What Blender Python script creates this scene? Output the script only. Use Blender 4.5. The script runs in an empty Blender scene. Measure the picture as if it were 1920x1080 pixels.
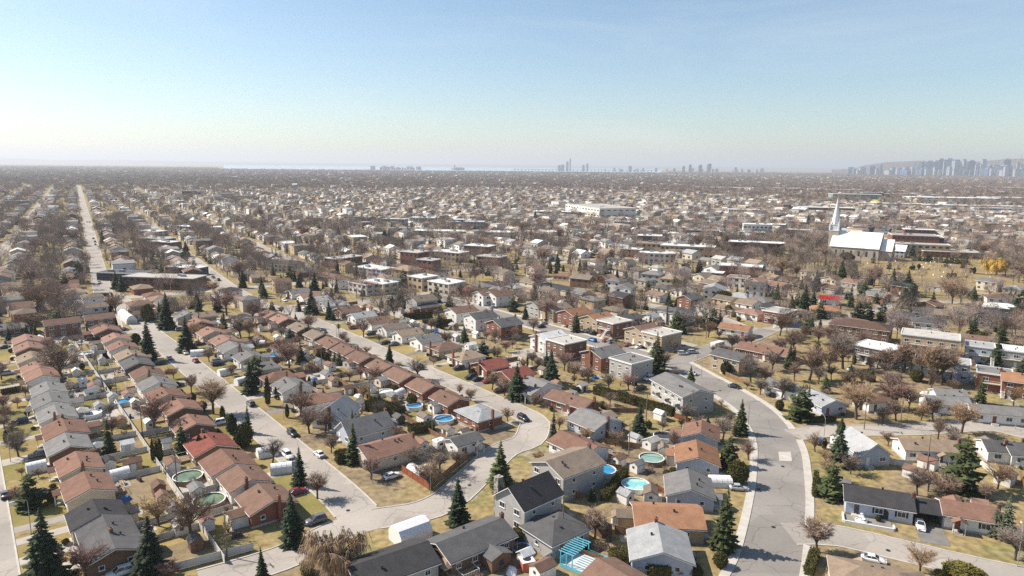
import bpy, math, random
from mathutils import Vector, Matrix
random.seed(7)
rnd = random.random
def U(a, b): return a + (b - a) * rnd()
sc = bpy.context.scene
COL = sc.collection
# ------------------------------------------------------------------ camera
F_PX, CAM_H, PITCH, ROLL = 1300.0, 75.0, math.radians(10.0), math.radians(0.53)
cam = bpy.data.cameras.new('camera')
cam.sensor_width = 36.0
cam.lens = 36.0 * F_PX / 1920.0
cam.clip_start = 0.5
cam.clip_end = 80000
camo = bpy.data.objects.new('camera', cam)
COL.objects.link(camo)
_c, _s = math.cos(ROLL), math.sin(ROLL)
_r0, _u0 = Vector((1, 0, 0)), Vector((0, math.sin(PITCH), math.cos(PITCH)))
_f = Vector((0, math.cos(PITCH), -math.sin(PITCH)))
_right, _up = _r0 * _c + _u0 * _s, _u0 * _c - _r0 * _s
camo.matrix_world = Matrix((( _right.x, _up.x, -_f.x, 0), (_right.y, _up.y, -_f.y, 0), (_right.z, _up.z, -_f.z, CAM_H), (0, 0, 0, 1)))
sc.camera = camo
# ------------------------------------------------------------------ world, sun, exposure
SUN_EL = math.radians(42.0)
SUN_VEC = Vector((-math.cos(math.radians(16)), math.sin(math.radians(16)), 0))   # horizontal direction towards the sun
world = bpy.data.worlds.new('World')
sc.world = world
world.use_nodes = True
wn, wl = world.node_tree.nodes, world.node_tree.links
wn.clear()
sky = wn.new('ShaderNodeTexSky')
sky.sky_type = 'NISHITA'
sky.sun_disc = False
sky.sun_elevation = SUN_EL
sky.sun_rotation = math.atan2(SUN_VEC.x, SUN_VEC.y)
sky.altitude = 80
sky.air_density = 1.0
sky.dust_density = 0.6
sky.ozone_density = 2.0
bg = wn.new('ShaderNodeBackground')
bg.inputs['Strength'].default_value = 0.084
wout = wn.new('ShaderNodeOutputWorld')
# thin high cloud, the same all over the sky
wtc = wn.new('ShaderNodeTexCoord'); wmp = wn.new('ShaderNodeMapping'); wmp.inputs['Scale'].default_value = (1.0, 1.6, 5.5); wmp.inputs['Rotation'].default_value = (0.0, 0.25, 0.4)
wns = wn.new('ShaderNodeTexNoise'); wns.inputs['Scale'].default_value = 1.9; wns.inputs['Detail'].default_value = 9; wns.inputs['Roughness'].default_value = 0.62; wns.inputs['Distortion'].default_value = 0.6
wmr = wn.new('ShaderNodeMapRange'); wmr.inputs['From Min'].default_value = 0.50; wmr.inputs['From Max'].default_value = 0.86; wmr.inputs['To Max'].default_value = 0.3
wmx = wn.new('ShaderNodeMix'); wmx.data_type = 'RGBA'; wmx.inputs[7].default_value = (7.0, 7.1, 7.2, 1)
wl.new(wtc.outputs['Generated'], wmp.inputs['Vector']); wl.new(wmp.outputs[0], wns.inputs['Vector']); wl.new(wns.outputs['Fac'], wmr.inputs['Value'])
wl.new(wmr.outputs[0], wmx.inputs[0]); wl.new(sky.outputs[0], wmx.inputs[6]); wtn = wn.new('ShaderNodeMix'); wtn.data_type = 'RGBA'; wtn.blend_type = 'MULTIPLY'; wtn.inputs[0].default_value = 1.0; wtn.inputs[7].default_value = (0.97, 1.01, 1.0, 1)
wl.new(wmx.outputs[2], wtn.inputs[6]); wl.new(wtn.outputs[2], bg.inputs['Color'])
wl.new(bg.outputs[0], wout.inputs['Surface'])
sun = bpy.data.lights.new('sun', 'SUN')
sun.energy = 4.6
sun.angle = math.radians(0.5)
sun.color = (1.0, 0.912, 0.80)
suno = bpy.data.objects.new('sun', sun)
COL.objects.link(suno)
_d = SUN_VEC * math.cos(SUN_EL) + Vector((0, 0, math.sin(SUN_EL)))
suno.rotation_euler = _d.to_track_quat('Z', 'Y').to_euler()
sc.view_settings.view_transform = 'Standard'
sc.view_settings.look = 'None'
sc.view_settings.exposure = 0.78
sc.view_settings.gamma = 1.0
sc.view_settings.use_curve_mapping = False
sc.cycles.volume_bounces = 0
sc.cycles.max_bounces = 5
sc.cycles.transparent_max_bounces = 8

# ------------------------------------------------------------------ pixel -> ground
def ray(u, v):
    x, y = (u - 960) / F_PX, -(v - 540) / F_PX
    d = _right * x + _up * y + _f
    return d
def ground(u, v, z=0.0):
    d = ray(u, v)
    t = (z - CAM_H) / d.z
    return (d.x * t, d.y * t)
ZONE = dict(A=(0, 810), B=(480, 810), C=(960, 810), D=(1440, 810), E=(0, 540), F=(480, 540), G=(960, 540), H=(1440, 540),
            I=(0, 280), J=(480, 280), K=(960, 280), L=(1440, 280))
def px(zone, X, Y): return (ZONE[zone][0] + X / 4.0, ZONE[zone][1] + Y / 4.0)
def at(zone, X, Y, z=0.0): return ground(*px(zone, X, Y), z)
TH = math.radians(38.7)                     # direction of the street grid
ES, EP = (-math.sin(TH), math.cos(TH)), (math.cos(TH), math.sin(TH))
def SP(s, p): return (ES[0] * s + EP[0] * p, ES[1] * s + EP[1] * p)
def toSP(x, y): return (x * ES[0] + y * ES[1], x * EP[0] + y * EP[1])
TH2 = math.radians(32.0)                    # the grid beyond the first cross street
ES2, EP2 = (-math.sin(TH2), math.cos(TH2)), (math.cos(TH2), math.sin(TH2))
ORG2 = SP(498, 67)
def SP2(s, p): return (ORG2[0] + ES2[0] * s + EP2[0] * p, ORG2[1] + ES2[1] * s + EP2[1] * p)
def toSP2(x, y):
    x -= ORG2[0]; y -= ORG2[1]
    return (x * ES2[0] + y * ES2[1], x * EP2[0] + y * EP2[1])
def height_px(xy, dv): return dv / F_PX * math.hypot(xy[0], xy[1]) * 1.02

# ------------------------------------------------------------------ materials
def lin(c):
    return tuple(((v / 255.0) / 12.92 if v / 255.0 <= 0.04045 else ((v / 255.0 + 0.055) / 1.055) ** 2.4) for v in c)
MATS = {}
def mat(name, rgb, rgb2=None, scale=1.5, rough=0.85, var=0.12, bump=0.0, fine=14.0, spec=0.3, rand=0.0, metal=0.0, coords='Object', mid=(0.35, 0.65)):
    """noise-mottled surface: two colours mixed by broad noise, fine grain on top, small value shift from object to object"""
    if name in MATS: return MATS[name]
    m = bpy.data.materials.new(name)
    m.use_nodes = True
    n, l = m.node_tree.nodes, m.node_tree.links
    b = n['Principled BSDF']
    b.inputs['Roughness'].default_value = rough
    b.inputs['Specular IOR Level'].default_value = spec
    b.inputs['Metallic'].default_value = metal
    a = rgb
    c = rgb2 if rgb2 else tuple(v * (1 - var * 1.6) for v in rgb)
    tc = n.new('ShaderNodeTexCoord')
    no = n.new('ShaderNodeTexNoise')
    no.inputs['Scale'].default_value = scale
    no.inputs['Detail'].default_value = 5
    l.new(tc.outputs[coords], no.inputs['Vector'])
    mr = n.new('ShaderNodeMapRange')
    mr.inputs['From Min'].default_value, mr.inputs['From Max'].default_value = mid
    l.new(no.outputs['Fac'], mr.inputs['Value'])
    mx = n.new('ShaderNodeMix'); mx.data_type = 'RGBA'
    mx.inputs[6].default_value = (*a, 1); mx.inputs[7].default_value = (*c, 1)
    l.new(mr.outputs[0], mx.inputs[0])
    fi = n.new('ShaderNodeTexNoise')
    fi.inputs['Scale'].default_value = fine
    fi.inputs['Detail'].default_value = 3
    l.new(tc.outputs[coords], fi.inputs['Vector'])
    hs = n.new('ShaderNodeHueSaturation')
    l.new(mx.outputs[2], hs.inputs['Color'])
    val = n.new('ShaderNodeMapRange')
    val.inputs['From Min'].default_value, val.inputs['From Max'].default_value = 0.25, 0.75
    val.inputs['To Min'].default_value, val.inputs['To Max'].default_value = 1 - var, 1 + var
    l.new(fi.outputs['Fac'], val.inputs['Value'])
    if rand > 0:
        oi = n.new('ShaderNodeObjectInfo')
        rm = n.new('ShaderNodeMapRange')
        rm.inputs['To Min'].default_value, rm.inputs['To Max'].default_value = 1 - rand, 1 + rand
        l.new(oi.outputs['Random'], rm.inputs['Value'])
        mu = n.new('ShaderNodeMath'); mu.operation = 'MULTIPLY'
        l.new(val.outputs[0], mu.inputs[0]); l.new(rm.outputs[0], mu.inputs[1])
        l.new(mu.outputs[0], hs.inputs['Value'])
    else:
        l.new(val.outputs[0], hs.inputs['Value'])
    l.new(hs.outputs[0], b.inputs['Base Color'])
    if bump > 0:
        bp = n.new('ShaderNodeBump')
        bp.inputs['Strength'].default_value = bump
        bp.inputs['Distance'].default_value = 0.05
        l.new(fi.outputs['Fac'], bp.inputs['Height'])
        l.new(bp.outputs[0], b.inputs['Normal'])
    MATS[name] = m
    return m
def ramp_mat(name, cols, rough=0.85, mult=1.0, var=0.15, scale=1.0, spec=0.3):
    """each instance takes one of several colours"""
    m = bpy.data.materials.new(name); m.use_nodes = True
    n, l = m.node_tree.nodes, m.node_tree.links
    b = n['Principled BSDF']; b.inputs['Roughness'].default_value = rough; b.inputs['Specular IOR Level'].default_value = spec
    oi = n.new('ShaderNodeObjectInfo')
    mu = n.new('ShaderNodeMath'); mu.operation = 'MULTIPLY'; mu.inputs[1].default_value = mult
    fr = n.new('ShaderNodeMath'); fr.operation = 'FRACT'
    l.new(oi.outputs['Random'], mu.inputs[0]); l.new(mu.outputs[0], fr.inputs[0])
    cr = n.new('ShaderNodeValToRGB'); cr.color_ramp.interpolation = 'CONSTANT'
    e = cr.color_ramp.elements
    while len(e) < len(cols): e.new(0.5)
    for i, c in enumerate(cols):
        e[i].position = i / len(cols); e[i].color = (*c, 1)
    l.new(fr.outputs[0], cr.inputs[0])
    tc = n.new('ShaderNodeTexCoord'); no = n.new('ShaderNodeTexNoise'); no.inputs['Scale'].default_value = scale; no.inputs['Detail'].default_value = 4
    l.new(tc.outputs['Object'], no.inputs['Vector'])
    mr = n.new('ShaderNodeMapRange'); mr.inputs['From Min'].default_value, mr.inputs['From Max'].default_value = 0.25, 0.75
    mr.inputs['To Min'].default_value, mr.inputs['To Max'].default_value = 1 - var, 1 + var
    l.new(no.outputs['Fac'], mr.inputs['Value'])
    hs = n.new('ShaderNodeHueSaturation'); l.new(cr.outputs[0], hs.inputs['Color']); l.new(mr.outputs[0], hs.inputs['Value'])
    l.new(hs.outputs[0], b.inputs['Base Color'])
    MATS[name] = m
    return m
ROOF = {  # code: (name word, colour)
    'b': ('brown', (0.190, 0.118, 0.088)), 'r': ('terracotta', (0.225, 0.130, 0.096)), 'R': ('red', (0.235, 0.082, 0.062)), 'V': ('vivid red', (0.45, 0.03, 0.04)),
    'g': ('grey', (0.205, 0.198, 0.19)), 'd': ('charcoal', (0.058, 0.056, 0.058)), 't': ('tan', (0.285, 0.215, 0.155)),
    'o': ('orange brown', (0.32, 0.17, 0.10)), 'l': ('light grey', (0.34, 0.345, 0.345)), 'w': ('white', (0.74, 0.73, 0.71)),
    'p': ('pinkish brown', (0.275, 0.165, 0.125)), 'k': ('dark brown', (0.115, 0.072, 0.055)), 'a': ('taupe', (0.215, 0.172, 0.135)),
    'm': ('dark grey', (0.115, 0.112, 0.112)), 'y': ('gravel', (0.44, 0.415, 0.37))}
for k, (nm, c) in ROOF.items():
    mat('roof_' + k, c, tuple(v * 0.8 for v in c), scale=0.45, rough=0.95, var=0.27, fine=5.0, bump=0.3, rand=0.14, spec=0.12)
WALL = {'c': ('cream', (0.58, 0.51, 0.40)), 'w': ('white', (0.74, 0.72, 0.68)), 'k': ('red brick', (0.245, 0.105, 0.068)), 'n': ('brown brick', (0.185, 0.11, 0.075)),
        'y': ('grey', (0.40, 0.385, 0.365)), 'u': ('blue grey', (0.43, 0.47, 0.54)), 'e': ('beige brick', (0.44, 0.335, 0.215)), 'd': ('dark', (0.10, 0.085, 0.08))}
for k, (nm, c) in WALL.items():
    mat('wall_' + k, c, tuple(v * 0.88 for v in c), scale=0.7, rough=0.85, var=0.10 if k not in 'kn' else 0.22, fine=9.0, rand=0.07, spec=0.2)
M_white = mat('white_trim', (0.78, 0.77, 0.74), var=0.05, rough=0.6)
M_fence = mat('white_fence', (0.60, 0.58, 0.54), (0.48, 0.46, 0.42), scale=0.6, var=0.08, rand=0.10)
M_wood = mat('fence_wood', (0.25, 0.15, 0.085), (0.16, 0.10, 0.06), scale=1.0, var=0.2, rand=0.15)
M_redwood = mat('red_stained_wood', (0.30, 0.095, 0.05), var=0.2, rand=0.1)
M_deck = mat('deck_wood', (0.33, 0.24, 0.155), (0.24, 0.165, 0.10), scale=1.0, var=0.15, rand=0.2)
M_glass = mat('window_glass', (0.035, 0.042, 0.05), var=0.1, rough=0.08, spec=0.7)
M_conc = mat('concrete', (0.52, 0.485, 0.43), (0.43, 0.40, 0.355), scale=0.5, var=0.08, coords='Object')
M_found = mat('foundation', (0.40, 0.375, 0.345), var=0.1)
M_road = mat('road', (0.40, 0.36, 0.315), (0.33, 0.297, 0.26), scale=0.06, var=0.07, fine=1.2, rough=0.9, spec=0.15)
M_asph = mat('asphalt', (0.29, 0.268, 0.242), (0.235, 0.218, 0.197), scale=0.08, var=0.07, fine=1.4, rough=0.9, spec=0.15)
def weather_road(m):
    """tar-sealed cracks and darker repaired patches"""
    n, l = m.node_tree.nodes, m.node_tree.links
    b = n['Principled BSDF']; src = b.inputs['Base Color'].links[0].from_socket
    tc = n.new('ShaderNodeTexCoord'); ns = n.new('ShaderNodeTexNoise'); ns.inputs['Scale'].default_value = .35; ns.inputs['Detail'].default_value = 4
    mp = n.new('ShaderNodeVectorMath'); mp.operation = 'MULTIPLY_ADD'; mp.inputs[1].default_value = (3, 3, 0)
    l.new(tc.outputs['Object'], ns.inputs['Vector']); l.new(ns.outputs['Color'], mp.inputs[0]); l.new(tc.outputs['Object'], mp.inputs[2])
    vo = n.new('ShaderNodeTexVoronoi'); vo.feature = 'DISTANCE_TO_EDGE'; vo.inputs['Scale'].default_value = .11; l.new(mp.outputs[0], vo.inputs['Vector'])
    mr = n.new('ShaderNodeMapRange'); mr.inputs['From Max'].default_value = .013; mr.inputs['To Min'].default_value = .62; mr.inputs['To Max'].default_value = 1.0; l.new(vo.outputs['Distance'], mr.inputs['Value'])
    v2 = n.new('ShaderNodeTexVoronoi'); v2.distance = 'CHEBYCHEV'; v2.inputs['Scale'].default_value = .06; l.new(tc.outputs['Object'], v2.inputs['Vector'])
    sp_ = n.new('ShaderNodeSeparateColor'); l.new(v2.outputs['Color'], sp_.inputs[0])
    m2 = n.new('ShaderNodeMapRange'); m2.inputs['To Min'].default_value = .88; m2.inputs['To Max'].default_value = 1.06; l.new(sp_.outputs[0], m2.inputs['Value'])
    mu = n.new('ShaderNodeMath'); mu.operation = 'MULTIPLY'; l.new(mr.outputs[0], mu.inputs[0]); l.new(m2.outputs[0], mu.inputs[1])
    hs = n.new('ShaderNodeHueSaturation'); l.new(src, hs.inputs['Color']); l.new(mu.outputs[0], hs.inputs['Value']); l.new(hs.outputs[0], b.inputs['Base Color'])
weather_road(M_road); weather_road(M_asph)
M_drive = mat('driveway_asphalt', (0.22, 0.205, 0.19), (0.16, 0.15, 0.14), scale=0.3, var=0.1, rand=0.25, spec=0.15)
M_drivec = mat('driveway_concrete', (0.40, 0.365, 0.315), (0.33, 0.30, 0.26), scale=0.3, var=0.08, rand=0.15, spec=0.15)
M_lawn = mat('lawn', (0.285, 0.215, 0.098), (0.225, 0.185, 0.072), scale=0.16, var=0.14, fine=1.6, rand=0.17, spec=0.05, rough=1.0)
M_lawng = mat('green_lawn', (0.185, 0.172, 0.058), (0.255, 0.20, 0.085), scale=0.18, var=0.14, fine=1.6, rand=0.15, spec=0.05, rough=1.0)
M_soil = mat('yard_soil', (0.19, 0.145, 0.095), (0.255, 0.20, 0.115), scale=0.25, var=0.2, fine=1.5, rand=0.15, spec=0.05, rough=1.0)
M_bark = mat('bark', (0.115, 0.085, 0.066), var=0.2, rand=0.2, fine=4)
M_tw = {'grey': mat('twigs_grey', (0.255, 0.205, 0.168), var=0.2, rand=0.16, fine=1.0), 'pink': mat('twigs_pink', (0.33, 0.205, 0.168), var=0.2, rand=0.14, fine=1.0),
        'brown': mat('twigs_brown', (0.295, 0.205, 0.150), var=0.2, rand=0.15, fine=1.0), 'gold': mat('twigs_gold', (0.62, 0.40, 0.09), var=0.2, rand=0.05, fine=1.0),
        'straw': mat('twigs_straw', (0.42, 0.29, 0.18), var=0.2, rand=0.05, fine=1.0)}
M_need = {'dark': mat('needles_dark', (0.028, 0.042, 0.022), (0.045, 0.062, 0.030), scale=0.8, var=0.35, rand=0.25, fine=2.5, spec=0.2),
          'green': mat('needles_green', (0.045, 0.062, 0.022), (0.078, 0.092, 0.035), scale=0.8, var=0.35, rand=0.25, fine=2.5, spec=0.2),
          'pale': mat('needles_pale', (0.075, 0.090, 0.055), (0.105, 0.112, 0.075), scale=0.8, var=0.3, rand=0.15, fine=2.5, spec=0.2),
          'cedar': mat('needles_cedar', (0.060, 0.062, 0.020), (0.105, 0.092, 0.030), scale=1.2, var=0.35, rand=0.3, fine=2.5, spec=0.2),
          'olive': mat('needles_olive', (0.135, 0.125, 0.030), (0.19, 0.155, 0.04), scale=1.2, var=0.3, rand=0.1, fine=2.5, spec=0.2)}
M_black = mat('black_metal', (0.03, 0.03, 0.032), var=0.1, rough=0.6)
M_metal = mat('grey_metal', (0.36, 0.355, 0.345), var=0.1, rough=0.5, metal=0.4)
M_pole = mat('weathered_pole', (0.24, 0.19, 0.145), var=0.15, rand=0.1)
M_tent = mat('tent_fabric', (0.76, 0.75, 0.73), var=0.04, rough=0.6)
M_tyre = mat('tyre', (0.02, 0.02, 0.02), var=0.1)
M_lamp = mat('light_lens', (0.75, 0.72, 0.65), var=0.05, rough=0.2)
M_tail = mat('tail_lens', (0.35, 0.02, 0.02), var=0.05, rough=0.2)
CARC = {'white': (0.78, 0.77, 0.75), 'black': (0.022, 0.022, 0.025), 'silver': (0.46, 0.46, 0.46), 'grey': (0.15, 0.15, 0.155), 'red': (0.25, 0.03, 0.03), 'blue': (0.03, 0.16, 0.42), 'dark blue': (0.03, 0.04, 0.08), 'beige': (0.42, 0.37, 0.29)}
for k, c in CARC.items(): mat('car_' + k, c, var=0.03, rough=0.28, spec=0.6)

# ------------------------------------------------------------------ mesh helpers
class MB:
    def __init__(s): s.v, s.f, s.m = [], [], []
    def face(s, pts, m=0):
        i = len(s.v); s.v += [tuple(p) for p in pts]; s.f.append(tuple(range(i, i + len(pts)))); s.m.append(m)
    def box(s, c, d, m=0, rz=0.0):
        i = len(s.v); cx, cy, cz = c; hx, hy, hz = d[0] / 2, d[1] / 2, d[2] / 2
        co, si = math.cos(rz), math.sin(rz)
        for sx, sy, sz in ((-1, -1, -1), (1, -1, -1), (1, 1, -1), (-1, 1, -1), (-1, -1, 1), (1, -1, 1), (1, 1, 1), (-1, 1, 1)):
            x, y = sx * hx, sy * hy
            s.v.append((cx + x * co - y * si, cy + x * si + y * co, cz + sz * hz))
        for f in ((0, 3, 2, 1), (4, 5, 6, 7), (0, 1, 5, 4), (1, 2, 6, 5), (2, 3, 7, 6), (3, 0, 4, 7)):
            s.f.append(tuple(i + k for k in f)); s.m.append(m)
    def prism(s, poly, a, b, axis='x', m=0):
        """poly in the plane across axis, extruded from a to b"""
        i, n = len(s.v), len(poly)
        for e in (a, b):
            for (u, w) in poly:
                s.v.append((e, u, w) if axis == 'x' else ((u, e, w) if axis == 'y' else (u, w, e)))
        flip = axis == 'y'
        f0, f1 = tuple(i + n - 1 - k for k in range(n)), tuple(i + n + k for k in range(n))
        s.f += [f0[::-1] if flip else f0, f1[::-1] if flip else f1]; s.m += [m, m]
        for k in range(n):
            j = (k + 1) % n
            q = (i + k, i + j, i + n + j, i + n + k)
            s.f.append(q[::-1] if flip else q); s.m.append(m)
    def tube(s, p, q, r0, r1, n=3, m=0, cap=False):
        p, q = Vector(p), Vector(q); d = q - p
        if d.length < 1e-6: return
        z = d.normalized(); x = z.orthogonal().normalized(); y = z.cross(x)
        i = len(s.v)
        for (o, r) in ((p, r0), (q, r1)):
            for k in range(n):
                a = 2 * math.pi * k / n
                s.v.append(tuple(o + x * (r * math.cos(a)) + y * (r * math.sin(a))))
        for k in range(n):
            j = (k + 1) % n
            s.f.append((i + k, i + j, i + n + j, i + n + k)); s.m.append(m)
        if cap:
            s.f.append(tuple(i + n + k for k in range(n))); s.m.append(m)
            s.f.append(tuple(i + n - 1 - k for k in range(n))); s.m.append(m)
    def lathe(s, prof, n=16, m=0, c=(0, 0)):
        i = len(s.v)
        for (r, z) in prof:
            for k in range(n):
                a = 2 * math.pi * k / n
                s.v.append((c[0] + r * math.cos(a), c[1] + r * math.sin(a), z))
        for j in range(len(prof) - 1):
            for k in range(n):
                k2 = (k + 1) % n
                s.f.append((i + j * n + k, i + j * n + k2, i + (j + 1) * n + k2, i + (j + 1) * n + k)); s.m.append(m)
    def mesh(s, name, mats, smooth=False):
        me = bpy.data.meshes.new(name)
        me.from_pydata(s.v, [], s.f)
        for x in mats: me.materials.append(x)
        if len(mats) > 1: me.polygons.foreach_set('material_index', s.m)
        if smooth: me.polygons.foreach_set('use_smooth', [True] * len(me.polygons))
        me.update()
        return me
CACHE = {}
def cached(key, fn):
    if key not in CACHE: CACHE[key] = fn()
    return CACHE[key]
def ob(name, mesh, parent=None, loc=(0, 0, 0), rz=0.0, scale=None, m=None):
    o = bpy.data.objects.new(name, mesh)
    COL.objects.link(o)
    o.location = loc
    if rz: o.rotation_euler = (0, 0, rz)
    if scale is not None: o.scale = scale if hasattr(scale, '__len__') else (scale,) * 3
    if parent is not None: o.parent = parent
    if m is not None:
        o.material_slots[0].link = 'OBJECT'; o.material_slots[0].material = m
    return o
def tag(o, label, cat, group=None):
    wd = label.split()
    if len(wd) > 16: label = label.replace(', opposite row', ' far side').replace(', gabled row', ' gable side').replace(', parking side', ' parking side').replace('two-storey hip-roofed', 'hip-roofed').replace('-roofed two-storey', '-roofed')
    wd = label.split()
    if len(wd) > 16: label = ' '.join(w for w in wd if w not in ('small', 'leafless', 'wooden', 'framed', 'the', 'sport', 'stacked'))
    wd = label.split()
    if len(wd) > 16:
        wd = wd[:16]
        while wd[-1] in ('with', 'a', 'an', 'the', 'of', 'and', 'its', 'in', 'on', 'by', 'to', 'at', 'white', 'dark', 'behind', 'beside', 'near', 'front', 'tall', 'long'): wd.pop()
        label = ' '.join(wd)
    o['label'] = label; o['category'] = cat
    if group: o['group'] = group
    return o
def thing(name, label, cat, loc, rz=0.0, group=None):
    o = bpy.data.objects.new(name, None); COL.objects.link(o)
    o.empty_display_size = 0.5
    o.location = loc; o.rotation_euler = (0, 0, rz)
    return tag(o, label, cat, group)
def structure(name, mesh, **k):
    o = ob(name, mesh, **k); o['kind'] = 'structure'; return o

# ------------------------------------------------------------------ ground
def ground_mat():
    m = bpy.data.materials.new('ground'); m.use_nodes = True
    n, l = m.node_tree.nodes, m.node_tree.links
    b = n['Principled BSDF']; b.inputs['Roughness'].default_value = 1.0; b.inputs['Specular IOR Level'].default_value = 0.05
    tc = n.new('ShaderNodeTexCoord')
    def noise(s, d=5):
        x = n.new('ShaderNodeTexNoise'); x.inputs['Scale'].default_value = s; x.inputs['Detail'].default_value = d
        l.new(tc.outputs['Object'], x.inputs['Vector']); return x
    def ramp(src, pts):
        r = n.new('ShaderNodeValToRGB'); e = r.color_ramp.elements
        while len(e) < len(pts): e.new(0.5)
        for i, (p, c) in enumerate(pts): e[i].position = p; e[i].color = (*c, 1)
        l.new(src, r.inputs[0]); return r
    a = ramp(noise(0.045, 7).outputs['Fac'], [(0.32, (0.20, 0.155, 0.105)), (0.44, (0.275, 0.215, 0.125)), (0.54, (0.30, 0.23, 0.108)), (0.62, (0.225, 0.20, 0.085)), (0.72, (0.33, 0.285, 0.22))])
    g2 = ramp(noise(0.6, 6).outputs['Fac'], [(0.3, (0.62, 0.62, 0.62)), (0.7, (1.3, 1.3, 1.3))])
    mx = n.new('ShaderNodeMix'); mx.data_type = 'RGBA'; mx.blend_type = 'MULTIPLY'; mx.inputs[0].default_value = 1.0
    l.new(a.outputs[0], mx.inputs[6]); l.new(g2.outputs[0], mx.inputs[7]); l.new(mx.outputs[2], b.inputs['Base Color'])
    return m
mb = MB()
mb.face([(-40000, -400, 0), (40000, -400, 0), (40000, 45000, 0), (-40000, 45000, 0)])
structure('ground', mb.mesh('ground', [ground_mat()]))

# ------------------------------------------------------------------ roads
def smooth_line(pts, step=3.0):
    out = []
    P = [pts[0]] + list(pts) + [pts[-1]]
    for i in range(1, len(P) - 2):
        p0, p1, p2, p3 = P[i - 1], P[i], P[i + 1], P[i + 2]
        n = max(1, int(math.dist(p1, p2) / step))
        for k in range(n):
            t = k / n
            out.append(tuple(0.5 * (2 * p1[j] + (p2[j] - p0[j]) * t + (2 * p0[j] - 5 * p1[j] + 4 * p2[j] - p3[j]) * t * t + (3 * p1[j] - p0[j] - 3 * p2[j] + p3[j]) * t ** 3) for j in (0, 1)))
    out.append(tuple(pts[-1]))
    return out
def normals(L):
    N = []
    for i in range(len(L)):
        a, b = L[max(0, i - 1)], L[min(len(L) - 1, i + 1)]
        dx, dy = b[0] - a[0], b[1] - a[1]; q = math.hypot(dx, dy) or 1
        N.append((-dy / q, dx / q))
    return N
ROADS = []      # (line, half width)
def on_road(x, y, margin=0.0, skip=None):
    for i, (L, hw, bb) in enumerate(ROADS):
        if i == skip: continue
        if not (bb[0] - margin < x < bb[1] + margin and bb[2] - margin < y < bb[3] + margin): continue
        r2 = (hw + margin) ** 2
        for k in range(len(L) - 1):
            (ax, ay), (bx, by) = L[k], L[k + 1]
            dx, dy = bx - ax, by - ay; q = dx * dx + dy * dy
            if q == 0: continue
            t = max(0, min(1, ((x - ax) * dx + (y - ay) * dy) / q))
            if (x - ax - dx * t) ** 2 + (y - ay - dy * t) ** 2 < r2: return True
    return False
ROADSPEC = []
def road(pts, width, m=None, curb=True, walk=0.0, step=3.0, smooth=True):
    L = smooth_line(pts, step) if smooth else [tuple(p) for p in pts]
    hw = width / 2
    xs, ys = [p[0] for p in L], [p[1] for p in L]
    ROADS.append((L, hw, (min(xs) - hw, max(xs) + hw, min(ys) - hw, max(ys) + hw)))
    ROADSPEC.append((L, hw, m or M_road, curb, walk))
def lay_roads():
    for i, (L, hw, m, curb, walk) in enumerate(ROADSPEC):
        N = normals(L); z = 0.030 + 0.0015 * i
        mb = MB()
        for k in range(len(L)):
            (x, y), (a, b) = L[k], N[k]
            mb.v += [(x + a * hw, y + b * hw, z), (x - a * hw, y - b * hw, z)]
            if k: j = 2 * k; mb.f.append((j - 2, j - 1, j + 1, j)); mb.m.append(0)
        structure('road', mb.mesh('road', [m]))
        for sd in (1, -1):
            for (w0, w1, hgt, nm, on) in ((hw, hw + 0.32, 0.14, 'kerb', curb), (hw + 0.325, hw + 0.325 + walk, 0.13, 'sidewalk', walk > 0)):
                if not on: continue
                mb = MB()
                for k in range(len(L) - 1):
                    mid = ((L[k][0] + L[k + 1][0]) / 2 + N[k][0] * sd * (w0 + w1) / 2, (L[k][1] + L[k + 1][1]) / 2 + N[k][1] * sd * (w0 + w1) / 2)
                    if on_road(*mid, 0.2, i): continue
                    q = []
                    for kk in (k, k + 1):
                        (x, y), (a, b) = L[kk], N[kk]
                        q.append(((x + a * sd * w0, y + b * sd * w0), (x + a * sd * w1, y + b * sd * w1)))
                    (a0, a1), (b0, b1) = q
                    poly = [a0, b0, b1, a1] if sd < 0 else [a0, a1, b1, b0]
                    mb.prism(poly, 0.0, hgt + 0.0015 * (i % 5), 'z')
                if mb.v: structure(nm, mb.mesh(nm, [M_conc]))
# the three parallel streets and the corner they run into
corner = [at('A', 1500, 1130), at('B', 0, 1010), at('B', 330, 890), at('B', 640, 730), at('B', 900, 650), at('B', 1180, 610), at('B', 1420, 520), at('B', 1640, 330), at('B', 1850, 140), at('C', 110, 70), at('G', 165, 1050), at('G', 130, 970), SP(176, 129.6), SP(200, 129.6), SP(335, 129.6), SP(350, 130.5), SP2(-26, 66), SP2(700, 66)]
road(corner, 8.6)
road([SP(40, -2.4), SP(200, -2.4), SP(360, -2.4), SP(470, -2)], 9.4)
road([at('B', 830, 690), at('B', 700, 540), SP(150, 62.8), SP(170, 62.8), SP(300, 62.8), SP(345, 62.5), SP(440, 66), SP2(-40, -1.5), SP2(0, 0), SP2(2600, 0)], 9.2)
coll = [(1405, 1150), (1425, 1100), (1441, 1062), (1452, 1010), (1459, 962), (1463, 920), (1463, 880), (1460, 840), (1444, 803), (1410, 765), (1355, 730), (1306, 703), (1262, 679)]
road([ground(*p) for p in coll] + [SP(168, 211), SP(190, 211), SP(330, 212), SP(346, 213)], 11.0, M_asph, walk=1.5)
road([SP(-40, -100)] + [SP(344, -60), SP(344, 0), SP(344, 62), SP(346, 129), SP(346, 212), SP(346, 300), SP(346, 420)], 9.0)
road([ground(1478, 1000), ground(1560, 1003), ground(1690, 1032), ground(1815, 1062), ground(1945, 1090), ground(2100, 1122)], 8.6)
road([ground(1485, 815), ground(1560, 808), ground(1700, 806), ground(1800, 800), ground(1860, 800), ground(1940, 818), ground(2060, 850)], 8.0)
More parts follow.
